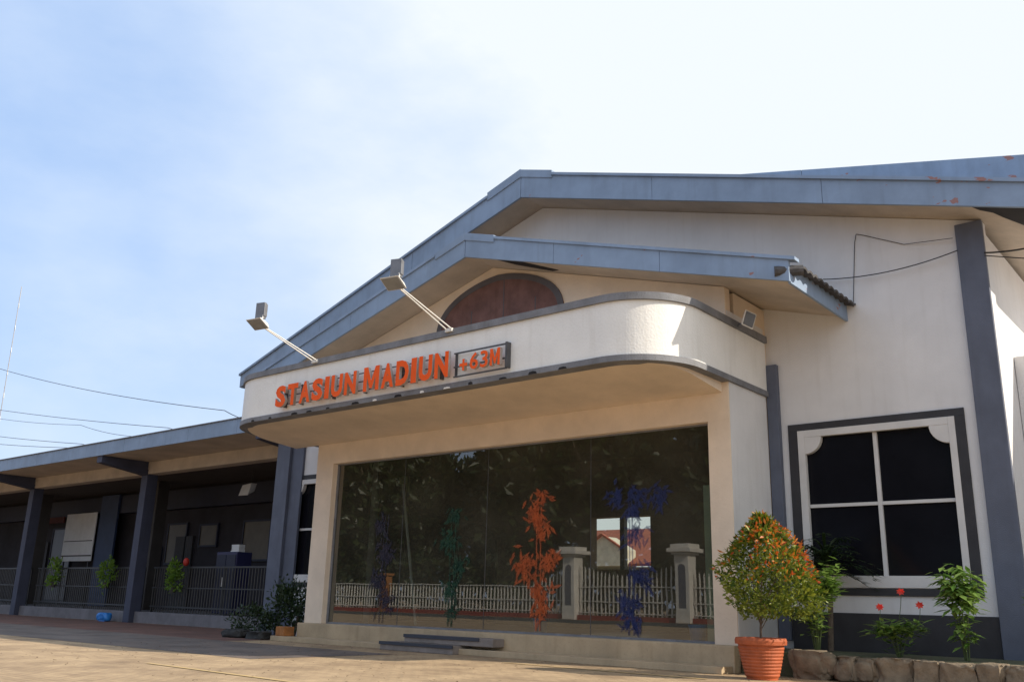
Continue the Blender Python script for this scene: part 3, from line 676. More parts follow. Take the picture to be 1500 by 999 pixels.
# ------------------------------------------------------------------ arcade on the left
arc = empty('arcade_building', (-45, 17.6, 0), 'long low arcade wing with slate columns and a pale blue fascia left of the entrance', 'building')
A0, A1 = -80.0, -22.5
boards('fascia', arc, M['fascia'], A0, A1, lambda x: 6.15, lambda x: 5.69, 15.70, .05, 1.35)
MB().prism_z([(A0, 15.66), (A1, 15.66), (A1, 15.76), (A0, 15.76)], 6.152, 6.18).build('gutter_lip', M['trim'], arc)
rf = MB(); rf.box((A0, 15.752, 5.70), (-22.47, 17.55, 5.9)); rf.hexa([(A0, 15.76, 5.91), (A1, 15.76, 5.91), (A1, 24, 6.9), (A0, 24, 6.9), (A0, 15.76, 6.15), (A1, 15.76, 6.15), (A1, 24, 7.2), (A0, 24, 7.2)])
rf.build('roof', M['soffit'], arc)
MB().box((A0, 17.56, 5.25), (-22.47, 18.0, 5.69)).build('eave_beam', M['soffit'], arc)
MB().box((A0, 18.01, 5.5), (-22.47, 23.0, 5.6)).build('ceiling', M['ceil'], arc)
for i in range(6):
    x = -23.3 - 9.6 * i if i < 3 else -42.5 - 9.6 * (i - 2)
    x = {0: -22.95, 1: -32.45, 2: -41.75, 3: -51.1, 4: -60.5, 5: -69.8}[i]
    c_ = MB().box((x, 17.55, 0), (x + .42, 17.97, 5.42)).build('column', M['arcpil'], arc, .012)
    MB().hexa([(x + .03, 15.76, 5.46), (x + .39, 15.76, 5.46), (x + .39, 17.545, 5.2), (x + .03, 17.545, 5.2), (x + .03, 15.76, 5.695), (x + .39, 15.76, 5.695), (x + .39, 17.545, 5.695), (x + .03, 17.545, 5.695)]).build('bracket_beam', M['arcpil'], arc)
MB().box((A0, 17.75, 0), (-22.3, 23, .38)).build('kerb', M['kerb'], arc, .01)
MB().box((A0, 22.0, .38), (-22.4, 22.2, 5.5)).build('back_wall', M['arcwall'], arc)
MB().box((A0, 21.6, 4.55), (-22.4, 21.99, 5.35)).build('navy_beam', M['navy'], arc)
for i, x in enumerate((-27.1, -36.0, -46.5, -56)):
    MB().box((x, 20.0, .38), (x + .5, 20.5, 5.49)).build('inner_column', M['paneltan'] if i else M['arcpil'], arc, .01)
M['pane_tan'] = mat('frosted_pane', (0.11, 0.09, 0.06), 0.5, 0.12, 2)
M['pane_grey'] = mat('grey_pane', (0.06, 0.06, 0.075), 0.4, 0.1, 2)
for (x0, x1, z0, z1, m_) in ((-32.0, -30.3, 2.4, 3.85, 'pane_tan'), (-37.6, -36.2, 2.3, 3.9, 'pane_tan'), (-35.1, -33.9, 3.0, 3.8, 'pane_tan'), (-39.6, -38.1, 2.1, 2.9, 'pane_grey'), (-48.5, -46.4, .6, 4.0, 'pane_grey')):
    p_ = MB().box((x0, 21.93, z0), (x1, 21.995, z1)).build('window', M[m_], arc)
    MB().box((x0 - .08, 21.9, z0 - .08), (x0, 21.996, z1 + .08)).box((x1, 21.9, z0 - .08), (x1 + .08, 21.996, z1 + .08)).box((x0, 21.9, z1), (x1, 21.996, z1 + .08)).box((x0, 21.9, z0 - .08), (x1, 21.996, z0)).build('frame', M['navy'], p_)
MB().box((-43.1, 21.5, .4), (-41.5, 21.595, 5.4)).build('blue_panel', M['navyl'] if 'navyl' in M else mat('blue_panel_paint', (0.03, 0.055, 0.13), 0.6, 0.1, 2), arc)
for x in (-50.2, -36.9, -25.5): MB().box((x, 21.9, .4), (x + 1.3, 21.995, 3.4)).build('door', M['dark'], arc)

M['boardw'] = mat('white_board', (0.72, 0.74, 0.76), 0.6, 0.06, 2)
wb = empty('notice_board', (-44.7, 21.45, .4), 'large white notice board between the dark arcade columns', 'board')
MB().box((-46.2, 21.4, 2.4), (-43.2, 21.45, 4.65)).build('panel', M['boardw'], wb, .01)
MB().box((-46.1, 21.39, 3.32), (-43.3, 21.398, 3.36)).box((-46.2, 21.39, 2.62), (-43.2, 21.398, 2.68)).build('divider', M['dark'], wb)
for x in (-46.0, -43.5): MB().box((x, 21.42, .39), (x + .08, 21.48, 2.399)).build('leg', M['darkmetal'], wb)

# railings along the arcade, one per bay
def railing(x0, x1, z1, label):
    t = empty('railing', ((x0 + x1) / 2, 18.25, .38), label, 'railing', 'dark railings along the arcade kerb')
    rl_ = MB(); rl_.box((x0, 18.2, z1 - .06), (x1, 18.26, z1)); rl_.box((x0, 18.21, .55), (x1, 18.25, .6)); rl_.box((x0, 18.21, 1.2), (x1, 18.25, 1.24)); rl_.build('rail', M['darkmetal'], t)
    b = MB(); x = x0 + .06
    while x < x1 - .05: b.box((x, 18.22, .38), (x + .03, 18.24, z1 - .061)); x += .16
    b.build('bars', M['darkmetal2'], t)
    for x in (x0, (x0 + x1) / 2 - .03, x1 - .06): MB().box((x, 18.262, .38), (x + .06, 18.31, z1)).build('post', M['darkmetal'], t)
M['darkmetal2'] = mat('railing_bar_paint', (0.07, 0.065, 0.06), 0.5, 0.1, 5)
railing(-31.9, -23.1, 1.95, 'dark bar railing between the entrance and the first free arcade column')
railing(-41.2, -32.6, 1.95, 'dark bar railing between the two middle arcade columns')
railing(-50.6, -41.9, 1.95, 'dark bar railing at the far left end of the arcade')

# blue cabinet behind the railing
cb = empty('cabinet', (-28.0, 18.9, .38), 'navy blue upright cabinet standing behind the arcade railing', 'cabinet')
MB().box((-28.6, 18.6, .42), (-27.4, 19.2, 2.45)).build('body', M['navyp'] if 'navyp' in M else mat('navy_cabinet', (0.02, 0.022, 0.085), 0.5, 0.1, 2), cb, .02)
MB().box((-28.55, 18.58, .5), (-28.02, 18.598, 2.35)).build('door', M['navy'], cb); MB().box((-27.98, 18.58, .5), (-27.45, 18.598, 2.35)).build('door', M['navy'], cb)
MB().box((-28.1, 18.56, 1.3), (-28.07, 18.579, 1.6)).box((-27.93, 18.56, 1.3), (-27.9, 18.579, 1.6)).build('handle', M['whitemetal'], cb)
# monitor like white papers on it
def stack(x, y, z, w_, label, name='paper_stack'):
    b = MB(); 
    for k in range(5): b.box((x - w_ + random.uniform(-.03, .03), y - .12, z + k * .05), (x + w_ + random.uniform(-.03, .03), y + .12, z + k * .05 + .042))
    tag(b.build(name, M['boardw'], None), label, 'papers')
stack(-27.75, 18.85, 2.452, .22, 'small pile of white papers on top of the navy cabinet')
# wall speaker
sp = empty('wall_speaker', (-29.2, 20.0, 4.6), 'small pale wedge shaped speaker hanging under the arcade ceiling', 'speaker')
MB().hexa([(-29.5, 19.8, 4.55), (-28.9, 19.8, 4.55), (-28.95, 20.1, 4.72), (-29.45, 20.1, 4.72), (-29.45, 19.9, 4.95), (-28.9, 19.9, 5.0), (-28.9, 20.15, 5.0), (-29.4, 20.15, 4.95)]).build('housing', M['boardw'], sp, .01)
MB().tube([(-29.1, 20.05, 4.95), (-29.1, 20.05, 5.5)], .02).build('bracket', M['darkmetal'], sp)
# red lantern like ornament
lt = empty('paper_lantern', (-29.7, 18.1, 1.96), 'small red ornament on the arcade railing beside a leafy plant', 'ornament')
MB().lathe((-29.7, 18.13, 1.96), [(.03, 0), (.09, .05), (.11, .14), (.09, .23), (.03, .28)], 14).build('body', mat('lantern_red', (0.5, 0.03, 0.02), .6), lt, smooth=True)
MB().tube([(-29.7, 18.13, 2.24), (-29.7, 18.2, 2.32)], .01).build('hook', M['darkmetal'], lt)

gr = MB()
for i in range(700):
    x, y = random.uniform(-19, -3), random.uniform(6.5, 14.0); s_ = random.uniform(.006, .022)
    gr.leaf((x, y, .012 + s_ * .3), (math.cos(i), math.sin(i), random.uniform(-.1, .3)), (0, 0, 1), s_ * 3, s_ * 1.4)
g_ = gr.build('leaf_litter', mat('dry_litter', (0.10, 0.065, 0.03), .9)); tag(g_, 'scattered dry leaf bits on the sunlit paving', 'litter', kind='stuff')
MB().box((-50.5, 21.3, 4.25), (-46.3, 21.38, 4.54)).build('awning_board', mat('dull_red_board', (0.10, 0.02, 0.015), .8), arc)
# ------------------------------------------------------------------ plants
def foliage(mb_, c, r, n, ln, wd, shell=.55, clumps=0, squash=1.0, up=.3, rnd=random):
    """leaves through an ellipsoid volume, gathered in clumps so that gaps remain"""
    c = Vector(c)
    cl = []
    for i in range(clumps):
        d = rv(); cl.append(Vector((d.x * r[0], d.y * r[1], d.z * r[2])) * rnd.uniform(.62, 1.0))
    for i in range(n):
        if cl and rnd.random() < .8:
            q_ = rnd.choice(cl); sp_ = .21
            p = c + q_ + Vector((rnd.gauss(0, r[0] * sp_), rnd.gauss(0, r[1] * sp_), rnd.gauss(0, r[2] * sp_)))
        else:
            d = rv(); k = rnd.uniform(shell, 1.0); p = c + Vector((d.x * r[0], d.y * r[1], d.z * r[2])) * k
        out = (p - c).normalized() if (p - c).length > 1e-3 else Vector((0, 0, 1))
        d = (out * .7 + rv() * .8 + Vector((0, 0, up))).normalized()
        mb_.leaf(p, d, rv(), ln * rnd.uniform(.6, 1.3), wd * rnd.uniform(.7, 1.2))
    return mb_

# potted topiary shrub
ps = empty('potted_shrub', (-6.42, 13.8, 0), 'round clipped shrub with orange young leaf tips in a ribbed terracotta pot', 'potted plant')
prof = [(.23, 0.0), (.235, .03)]
for k in range(9):
    z = .05 + k * .048; r = .235 + .115 * (z / .5) ** .8; prof += [(r, z), (r + .008, z + .018), (r + .002, z + .044)]
prof += [(.345, .50), (.385, .505), (.39, .56), (.375, .60), (.34, .60), (.33, .54), (.02, .53)]
MB().lathe((-6.42, 13.8, 0), prof, 40).build('pot', M['terracotta'], ps, smooth=False)
sb = MB(); sb.tube([(-6.42, 13.8, .5), (-6.40, 13.78, .75), (-6.38, 13.8, 1.0), (-6.36, 13.8, 1.5)], .022, 8, .012)
for k in range(16):
    a = k * 2.4; zz = .72 + .02 * k; sb.tube([(-6.4, 13.79, zz), (-6.38 + .2 * math.cos(a), 13.8 + .2 * math.sin(a), zz + .35), (-6.33 + .42 * math.cos(a), 13.8 + .42 * math.sin(a), zz + .75)], .009, 5, .004)
sb.build('stem', M['bark'], ps)
rnd = random.Random(21)
fb = MB(); fr_ = MB()
def crown_point():
    while True:
        u = rnd.uniform(0, 1); a = rnd.uniform(0, 2 * math.pi)
        z = .92 + u * 1.50
        # dome profile leaning to +X at its base
        prof_r = .72 * math.sin(math.pi * min(1, (.16 + .84 * u)) ** 0.9) ** .62 if u < .99 else .1
        prof_r *= (1 - .34 * u ** 3); k = rnd.random() ** .38
        cx = -6.27 + .12 * (1 - u) - .06 * u
        # gaps: drop points by a lumpy field
        lump = math.sin(a * 3 + u * 7) + math.sin(a * 5 - u * 11 + 1.3)
        if lump < -.75 and k > .5: continue
        rr2 = prof_r * k * (1 + .11 * lump)
        return Vector((cx + rr2 * math.cos(a), 13.8 + rr2 * math.sin(a), z + rnd.uniform(-.05, .05))), a, k, u
for i in range(7600):
    p, a, k, u = crown_point()
    out = Vector((math.cos(a), math.sin(a), .35)); d = (out * k + rv() * .9).normalized()
    tip = k > .86 and (.35 < u) and rnd.random() < (.62 if math.cos(a + .5) > .35 else .12)
    (fr_ if tip else fb).leaf(p, d, rv(), rnd.uniform(.045, .115), rnd.uniform(.022, .05))
fb.build('foliage', M['leaf'], ps); fr_.build('young_leaves', M['leafred'], ps)

# broad leaved shrub behind it and palm-like plant
def broad(name, x, y, z0, h, r, n, label, cat, m='leafbright', ln=.15, wd=.06, group=None, flowers=(), hang=0.0, stems=5):
    t = empty(name, (x, y, z0), label, cat, group); st = MB(); lf = MB()
    if True: ln *= 1.15
    for s in range(stems):
        a = s * 2.4 + x; tx = x + r * .7 * math.cos(a); ty = y + r * .7 * math.sin(a); tz = z0 + h * rnd.uniform(.7, 1.0)
        pts = [(x + .03 * math.cos(a), y + .03 * math.sin(a), z0), (x + r * .25 * math.cos(a), y + r * .25 * math.sin(a), z0 + h * .45), (tx, ty, tz)]
        st.tube(pts, .012, 5, .005)
        for i in range(n // stems):
            u = rnd.random() ** .6; q_ = Vector(pts[1]).lerp(Vector(pts[2]), u) if u > .25 else Vector(pts[0]).lerp(Vector(pts[1]), .3 + u * 2.5)
            q_ = q_ + Vector((rnd.gauss(0, .05), rnd.gauss(0, .05), rnd.gauss(0, .05)))
            b = rnd.uniform(0, 6.28); d = Vector((math.cos(b), math.sin(b), rnd.uniform(-.3 - hang, .5 - hang)))
            lf.leaf(q_, d, (0, 0, 1), ln * rnd.uniform(.6, 1.25), wd * rnd.uniform(.7, 1.2), .12)
    st.build('stem', M['stemgreen'], t); lf.build('foliage', M[m], t)
    for (fx, fz) in flowers:
        fl = MB(); c = Vector((fx, y - .1, fz))
        for k in range(7):
            a = k * 2 * math.pi / 7; fl.leaf(c, (math.cos(a), -.35, math.sin(a) * .7), (0, -1, 0), .07, .045)
        f_ = fl.build('flower', M['petal'], t); MB().tube([c + Vector((0, .01, -.005)), c + Vector((-.04, .06, -.2)), (x, y, z0 + h * .6)], .005, 5).build('stalk', M['stemgreen'], f_)
    return t
M['stemgreen'] = mat('green_stem', (0.07, 0.10, 0.03), .7)
broad('leafy_shrub', -6.02, 15.0, .38, 1.4, .5, 900, 'bright green leafy shrub right behind the clipped potted one', 'shrub', ln=.16, wd=.085, stems=11)
def palm(name, x, y, z0, h, n, ln, label, cat, m='leafdark'):
    t = empty(name, (x, y, z0), label, cat); MB().tube([(x, y, z0), (x + .05, y, z0 + h * .5), (x, y + .03, z0 + h)], .05, 8, .035).build('trunk', M['bark'], t)
    lf = MB()
    for i in range(n):
        a = i * 2.4; el = rnd.uniform(.1, 1.25); c = Vector((x, y + .03, z0 + h * rnd.uniform(.75, 1.0))); L_ = ln * rnd.uniform(.75, 1.15); prev = None
        hd = Vector((math.cos(a), math.sin(a), 0)); pts = []
        for k in range(7):
            s = k / 6; pts.append(c + hd * (L_ * s * math.cos(el)) + Vector((0, 0, L_ * (s * math.sin(el) - .55 * s * s))))
        sdv = hd.cross(Vector((0, 0, 1)))
        kk = len(lf.v)
        for k, p in enumerate(pts):
            w_ = .028 * math.sin(math.pi * (.12 + .86 * k / 6)); lf.v += [tuple(p - sdv * w_), tuple(p + sdv * w_)]
        for k in range(6): lf.f.append((kk + 2 * k, kk + 2 * k + 1, kk + 2 * k + 3, kk + 2 * k + 2))
        for k in range(2, 7):
            for s in (-1, 1): lf.leaf(pts[k], hd + sdv * s * 1.2 + Vector((0, 0, -.4)), (0, 0, 1), .2, .03)
    lf.build('fronds', M[m], t)
palm('palm_plant', -6.15, 15.9, .38, 1.6, 60, .95, 'dark green palm-like plant with arching blades against the window border', 'plant', 'leafdark')
broad('flowering_plant', -4.75, 15.0, .38, .55, .42, 330, 'low green plant with three red flowers in the garden bed', 'plant', ln=.17, wd=.075, flowers=((-4.95, 1.10), (-4.62, 1.33), (-4.36, 1.14)))
broad('leafy_plant', -3.80, 15.0, .38, 1.35, .32, 480, 'tall bright green leafy plant beside the slate corner pilaster', 'plant', ln=.19, wd=.09, hang=.45, stems=6)
broad('leafy_plant', -2.72, 15.4, .38, 1.2, .30, 120, 'green leafy plant at the right edge beyond the slate pilaster', 'plant', ln=.15, wd=.065)

# raised bed and its edging stones
MB().box((PX1 + .05, 14.75, 0), (2.5, 16.37, .37)).build('bed', M['soil'], None)
bpy.data.objects['bed'].name = 'garden_bed'; tag(bpy.data.objects['garden_bed'], 'raised strip of bare garden soil under the white wall window', 'garden bed', kind=None)
def rock(x, y, z0, sx, sy, sz_, seed, m, label, name='edging_stone', cat='stone', group='rough stones edging the garden bed'):
    r_ = random.Random(seed); bm = bmesh.new(); bmesh.ops.create_icosphere(bm, subdivisions=4, radius=1)
    ph_ = [r_.uniform(0, 6) for _ in range(6)]
    for v in bm.verts:
        p = v.co.copy(); k = 1 + .10 * math.sin(3 * p.x + ph_[0]) + .09 * math.sin(4 * p.y + ph_[1]) + .07 * math.sin(5 * p.z + ph_[2]) + .04 * math.sin(11 * p.x + 9 * p.z + ph_[3])
        q_ = Vector([math.copysign(abs(c) ** .55, c) for c in p]) * k
        nv = mnoise.noise_vector(p * 2.1 + Vector((seed, 0, 0))) * .22 + mnoise.noise_vector(p * 5.5 + Vector((0, seed, 0))) * .09; q_ = q_ + nv
        v.co = Vector((q_.x * sx, q_.y * sy, min(q_.z, .80 + nv.x * .35) * sz_))
    me = bpy.data.meshes.new(name); bm.to_mesh(me); bm.free(); me.materials.append(m)
    for p in me.polygons: p.use_smooth = True
    o = bpy.data.objects.new(name, me); COL.objects.link(o); o.location = (x, y, z0 + sz_ * .8); o.rotation_euler = (0, 0, r_.uniform(-.2, .2))
    tag(o, label, cat, group)
sx_ = [(-6.62 + .0, .36), (-5.55, .30), (-5.12, .24), (-4.66, .27), (-4.22, .22), (-3.80, .25), (-3.38, .22), (-2.98, .24), (-2.5, .26)]
labs = ['broad flat topped stone directly right of the terracotta pot', 'stone second right of the terracotta pot, under the soil strip', 'narrow stone third in the edging from the pot',
        'stone in the edging just left of the low red flowered plant base', 'small stone in the edging below the red flowers', 'lit stone in the edging below the tall leafy plant',
        'stone in the edging below the slate pilaster', 'stone next to the last at the right end of the edging', 'last stone of the edging at the right edge of the photo']
for i, ((x, hw), lb) in enumerate(zip(sx_, labs)):
    if i == 0: x, hw = -5.93, .34
    if i == 1: x, hw = -5.42, .2
    rock(x, 14.62, 0, hw * .95, .17, .235 - .006 * (i % 3) + (.03 if i == 0 else 0), 30 + i, M['stone'], lb)

# bushes, boulder and brick left of the entrance
db = empty('dark_bush', (-19.5, 15.2, 0), 'dark shaded bush at the left end of the entrance plinth', 'bush')
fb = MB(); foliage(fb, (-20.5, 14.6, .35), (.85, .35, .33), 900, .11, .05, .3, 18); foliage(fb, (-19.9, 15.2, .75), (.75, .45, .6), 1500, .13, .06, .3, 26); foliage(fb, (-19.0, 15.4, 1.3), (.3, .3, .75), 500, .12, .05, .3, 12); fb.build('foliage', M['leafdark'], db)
MB().tube([(-19.6, 15.2, 0), (-19.5, 15.25, .8)], .04).build('stem', M['bark'], db)
rock(-20.7, 14.3, 0, .34, .22, .13, 60, M['darkstone'], 'low dark boulder on the paving left of the entrance', 'boulder', 'boulder', 'dark boulders left of the entrance')
rock(-19.75, 14.3, 0, .3, .22, .12, 61, M['darkstone'], 'dark boulder nearest the orange brick by the entrance plinth', 'boulder', 'boulder', 'dark boulders left of the entrance')
tag(MB().box((-19.02, 14.2, .117), (-18.69, 14.5, .33)).build('brick_block', M['brick'], None, .012), 'orange brick block on the low step at the left plinth corner', 'brick')

# plants hung on the arcade railing
def hung(x, z, label):
    t = empty('railing_plant', (x, 18.05, z), label, 'plant', 'leafy plants hung on the arcade railing')
    lf = MB(); foliage(lf, (x, 18.0, z + .05), (.42, .2, .5), 300, .16, .08, .2, 9); lf.build('foliage', M['leafhang'], t)
    MB().lathe((x, 18.05, z - .55), [(.10, 0), (.14, .2), (.15, .22), (.02, .2)], 12).build('pot', M['darkmetal2'], t)
M['leafhang'] = leafmat('leaf_hanging', (0.10, 0.20, 0.02), (0.22, 0.34, 0.05), .5)
hung(-39.3, 1.7, 'leftmost of the bright green plants hung on the arcade railing')
hung(-34.9, 1.7, 'middle one of the bright green railing plants, below the white notice board')
hung(-30.2, 1.6, 'bright green plant hung on the railing beside the small red ornament')
# blue bag at the column foot
bg_ = MB(); pass
rock(-33.35, 17.35, 0, .26, .18, .19, 77, M['blue'], 'crumpled blue bag on the kerb foot beside an arcade column', 'plastic_bag', 'bag', None)
# things behind the glass
def reflection_pail(x, y, label):  # blue shapes added in place of reflections low in the glass
    t = empty('reflection_bucket', (x, y, .438), label, 'reflection_bucket', 'blue shapes added for reflections in the glass front')
    MB().lathe((x, y, .438), [(.12, 0), (.155, .26), (.165, .27), (.165, .29), (.145, .29), (.11, .03)], 20).build('body', M['blue'], t, smooth=True)
    MB().tube([(x - .15, y, .7), (x - .08, y - .1, .62), (x + .08, y - .1, .62), (x + .15, y, .7)], .006, 5).build('handle', M['whitemetal'], t)
reflection_pail(-11.72, 15.14, 'blue shape added for a reflection low in the glass, below the orange bamboo sticker')
reflection_pail(-8.22, 15.14, 'blue shape added for a reflection low in the right corner of the glass')
tag(MB().tube([(-17.75, 16.9, 3.95), (-16.7, 16.6, .45)], .035, 8).build('leaning_pole', M['whitemetal'], None), 'white pole leaning in the lobby behind the glass', 'pole')
tag(MB().tube([(-10.9, 15.4, .46), (-10.0, 15.25, .46)], .012, 6).build('stick', M['whitemetal'], None), 'upper one of two thin white sticks lying on the lobby floor', 'stick', 'thin white sticks on the lobby floor')
tag(MB().tube([(-10.8, 15.25, .455), (-9.75, 15.2, .455)], .012, 6).build('stick', M['whitemetal'], None), 'lower one of two thin white sticks lying on the lobby floor', 'stick', 'thin white sticks on the lobby floor')

# ------------------------------------------------------------------ wires and mast
def wire(pts, r, label, sag=0.0, group=None, n=14):
    out = []
    for (a, b) in zip(pts[:-1], pts[1:]):
        a = Vector(a); b = Vector(b)
        for k in range(n):
            s = k / n; p = a.lerp(b, s); p.z -= sag * 4 * s * (1 - s); out.append(p)
    out.append(Vector(pts[-1]))
    return tag(MB().tube(out, r, 5).build('cable', M['wire'], None), label, 'cable', group)
G = 'overhead wires left of the entrance'
wire([(-110, 30.5, 26.2), (-81.0, 30, 18.8), (-46.2, 29.5, 11.3), (-38, 28, 9.6)], .022, 'single long wire crossing the sky from the left edge down to the canopy', .35, G)
wire([(-100, 30, 18.8), (-53.1, 30, 11.05), (-40, 30, 9.0)], .02, 'highest of the low wires just above the arcade fascia', .3, G)
wire([(-100, 31, 18.4), (-66, 30.5, 12.6), (-50, 30, 10.4)], .016, 'slack wire just under the highest of the low wires', .5, G)
wire([(-100, 30, 16.2), (-64.3, 30, 11.0), (-50, 30, 9.0)], .02, 'upper one of the two lowest wires at the left edge', .25, G)
wire([(-100, 30, 15.3), (-66.3, 30, 10.9), (-50, 30, 9.0)], .02, 'lowest wire of all at the left edge, close over the arcade roof', .3, G)
wire([(-3.6, WY - .14, 7.09), (-6.0, WY - .10, 7.07)], .010, 'thin black cable from the slate pilaster to the porch roof', .12)
wire([(-3.66, WY - .12, 7.34), (-4.5, WY - .03, 7.45), (-5.2, WY - .02, 7.80), (-5.34, WY - .015, 7.86), (-5.38, WY - .015, 7.7), (-5.5, WY - .015, 6.45)], .006, 'grey cable clipped to the gable wall, dropping to the porch eave', .0)
wire([(-3.19, WY - .14, 6.95), (-1.5, 16.5, 7.15), (.5, 16.8, 7.0)], .016, 'thick black cable leaving the pilaster top to the right', .12)
wire([(-3.19, WY - .14, 6.9), (.5, 17.2, 6.2)], .010, 'thin black cable under the thick one right of the pilaster', .05)
ms = empty('radio_mast', (-157.5, 60, 0), 'thin red and white radio mast rising at the left edge of the sky', 'mast')
b = MB(); 
for k in range(26):
    b.beam((-157.5 - k * .072, 60, k * 1.95), (-157.5 - (k + 1) * .072, 60, (k + 1) * 1.95), .10, .10)
b.build('shaft', M['greymetal'], ms)
w_ = MB(); 
for k in range(0, 26, 2): w_.beam((-157.5 - k * .072 + .2, 60, k * 1.95), (-157.5 - (k + 1) * .072 - .2, 60, (k + 1) * 1.95), .05, .05)
w_.build('lattice', M['whitemetal'], ms)

# ------------------------------------------------------------------ across the street: gates, fence, trees (they show in the glass)
FY = -28.3
M['gatewhite'] = mat('gate_white_paint', (0.82, 0.79, 0.74), .6, .08, 3, streak=.2)
def gatepost(x, label):
    t = empty('gate_pillar', (x, FY, 0), label, 'gate pillar', 'white gate pillars across the street')
    b = MB(); b.box((x - .55, FY - .55, 0), (x + .55, FY + .55, 4.55)); b.build('shaft', M['gatewhite'], t, .03)
    c = MB(); c.box((x - .7, FY - .7, 4.56), (x + .7, FY + .7, 4.72)); c.box((x - .95, FY - .95, 4.73), (x + .95, FY + .95, 5.0)); c.box((x - .75, FY - .75, 5.01), (x + .75, FY + .75, 5.3)); c.build('capital', M['gatewhite'], t, .03)
    n_ = MB(); pa = [(x - .28, 1.0), (x + .28, 1.0), (x + .28, 3.7)] + [(x + .28 * math.cos(a), 3.7 + .28 * math.sin(a)) for a in [math.pi * i / 8 for i in range(1, 8)]] + [(x - .28, 3.7)]
    n_.prism_y([(a, z) for a, z in pa][::-1], FY + .555, FY + .565); n_.build('niche', M['pil'], t)
def fence_panel(x0, x1, hf, label, post=False):
    t = empty('iron_fence', ((x0 + x1) / 2, FY, 0), label, 'fence', 'white iron fence and gates across the street')
    b = MB(); x = x0 + .15; n = int((x1 - x0 - .2) / .36)
    for k in range(n + 1):
        x = x0 + .15 + k * (x1 - x0 - .3) / n; h = hf((x - x0) / (x1 - x0)); b.box((x - .05, FY - .03, .35), (x + .05, FY + .03, h))
        b.add([(x - .07, FY, h), (x + .07, FY, h), (x, FY, h + .22), (x, FY - .04, h + .05), (x, FY + .04, h + .05)], [(0, 4, 2), (4, 1, 2), (1, 3, 2), (3, 0, 2)])
    b.build('pickets', M['gatewhite'], t)
    r = MB()
    for z in (.5, 1.3, 2.35): r.box((x0, FY + .031, z), (x1, FY + .08, z + .07))
    r.build('rail', M['gatewhite'], t)
    box('kerb', (x0, FY - .2, 0), (x1, FY + .3, .34), M['redkerb'], t)
M['redkerb'] = mat('red_painted_kerb', (0.28, 0.035, 0.025), .8, .1, 3)
gatepost(-42.0, 'left white gate pillar with a square capital, across the street'); gatepost(-32.4, 'right white gate pillar with a square capital, across the street')
fence_panel(-41.4, -33.0, lambda u: 3.0 + .8 * (abs(u - .5) * 2) ** 1.5, 'double iron gate hung between the two white pillars')
fence_panel(-47.0, -42.6, lambda u: 2.3 + 1.5 * u ** 1.5, 'iron fence wing rising to the left gate pillar')
fence_panel(-31.8, -24.0, lambda u: 3.3 - .8 * u, 'iron fence wing falling away from the right gate pillar')
fence_panel(-62.0, -47.1, lambda u: 2.2, 'lower iron fence left of the gate across the street')
fence_panel(-78.0, -62.9, lambda u: 2.2, 'farthest left stretch of the iron fence across the street')
bp_ = MB().box((-62.8, FY - .4, 0), (-62.1, FY + .4, 3.1)).box((-62.95, FY - .5, 3.11), (-61.95, FY + .5, 3.3)).build('fence_post', M['brick'], None, .03); tag(bp_, 'orange brick post in the fence across the street', 'post')

def tree(x, y, h, r, label, seed, m='leaftree'):
    r_ = random.Random(seed); t = empty('tree', (x, y, 0), label, 'tree', 'trees across the street')
    tk = MB(); tk.tube([(x, y, 0), (x + .2, y, h * .25), (x - .1, y + .1, h * .55)], .38, 8, .2)
    for k in range(6):
        a = k * 1.1; tk.tube([(x, y, h * (.22 + .04 * k)), (x + r * .4 * math.cos(a), y + r * .4 * math.sin(a), h * .5), (x + r * .75 * math.cos(a), y + r * .75 * math.sin(a), h * (.6 + .05 * k))], .14, 6, .05)
    tk.build('trunk', M['bark'], t)
    c = MB()
    for k in range(13):
        d = rv(); cc = (x + d.x * r * .6, y + d.y * r * .5, h * .56 + d.z * h * .27)
        foliage(c, cc, (r * .6, r * .5, h * .24), 640, .95, .6, .1, 0, rnd=r_)
    c.build('crown', M[m], t)
M['leaftree'] = leafmat('leaf_tree', (0.012, 0.024, 0.005), (0.032, 0.052, 0.010), .2)
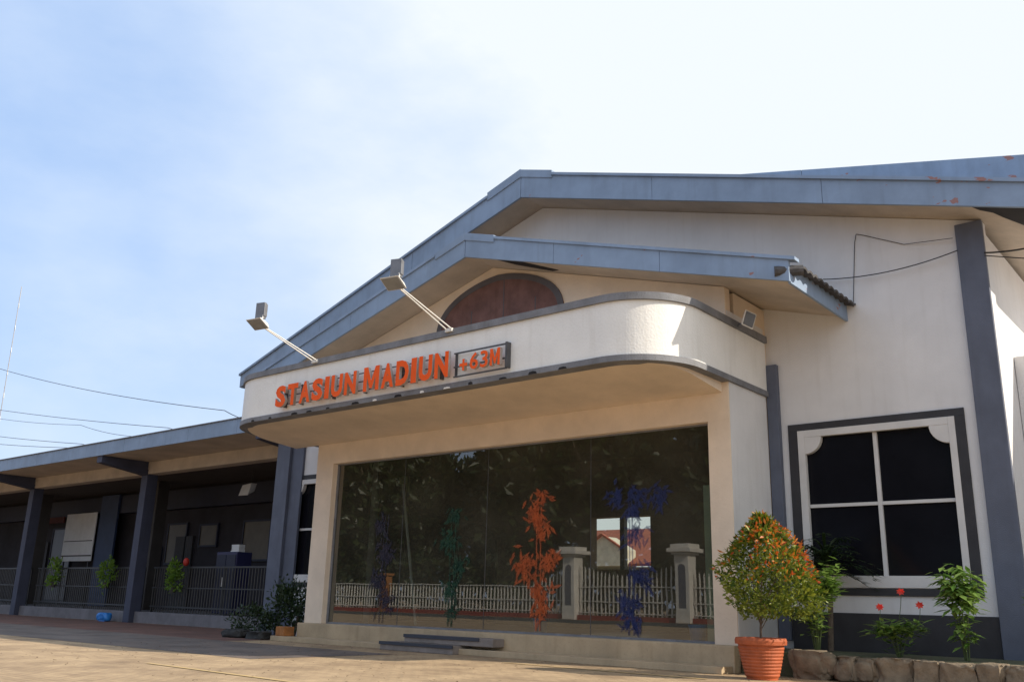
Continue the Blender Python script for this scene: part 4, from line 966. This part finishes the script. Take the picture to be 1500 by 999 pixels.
sd2 = ['opposite the far left end of the arcade', 'second from the left end of the row', 'third from the left end of the row', 'fourth from the left end of the row', 'behind the low fence left of the gate',
       'behind the left wing of the gate', 'behind the left gate pillar', 'behind the double gate', 'behind the right gate pillar', 'second from the right end of the row', 'at the right end of the row']
for k, s in enumerate(sd2):
    tree(-93 + k * 7.2 + random.uniform(-1, 1), -33.5 - (k % 3) * 2.2, 16 + (k * 5 % 4) * 1.6, 5.2, 'large dark tree across the street ' + s, 100 + k)

def hedge(x0, x1, h, label):
    t = empty('hedge', ((x0 + x1) / 2, -30.6, 0), label, 'hedge', 'hedges behind the street fence')
    c = MB(); n = int((x1 - x0) * 90)
    for i in range(n):
        p = Vector((random.uniform(x0, x1), -30.6 + random.uniform(-.5, .6), h * random.random() ** .8 + .3 * math.sin(random.uniform(0, 6))))
        c.leaf(p, rv(), rv(), .75, .5)
    c.build('foliage', M['leaftree'], t)
hedge(-92, -63, 4.2, 'tall dark hedge at the far left of the opposite fence'); hedge(-63, -43, 4.6, 'tall dark hedge behind the low fence stretch'); hedge(-43, -12, 4.0, 'dark hedge closing the view behind the double gate')
# red roofed house seen through the rear window opening
hs = empty('house', (-29, 47, 0), 'house with a red tiled roof seen through the rear lobby window', 'house')
MB().box((-38, 46, 0), (-22, 54, 3.2)).build('wall', mat('house_wall', (0.22, 0.20, 0.17), .8, .15, 1), hs)
M['redtile'] = mat('red_roof_tile', (0.36, 0.09, 0.05), .8, .25, 6, bump=.5)
MB().hexa([(-39, 45.2, 3.2), (-21, 45.2, 3.2), (-21, 50, 5.55), (-39, 50, 5.55), (-39, 45.2, 3.35), (-21, 45.2, 3.35), (-21, 50, 5.7), (-39, 50, 5.7)]).build('roof', M['redtile'], hs)
gb = MB().prism_y([(-31.4, 3.2), (-28.8, 3.2), (-28.8, 4.1), (-30.1, 4.85), (-31.4, 4.1)], 44.6, 46); gb.build('porch_gable', mat('house_trim', (0.55, 0.50, 0.42), .7), hs)
MB().beam((-31.7, 44.5, 4.0), (-30.1, 44.5, 4.95), .2, .1).beam((-28.5, 44.5, 4.0), (-30.1, 44.5, 4.95), .2, .1).build('gable_trim', M['redtile'], hs)
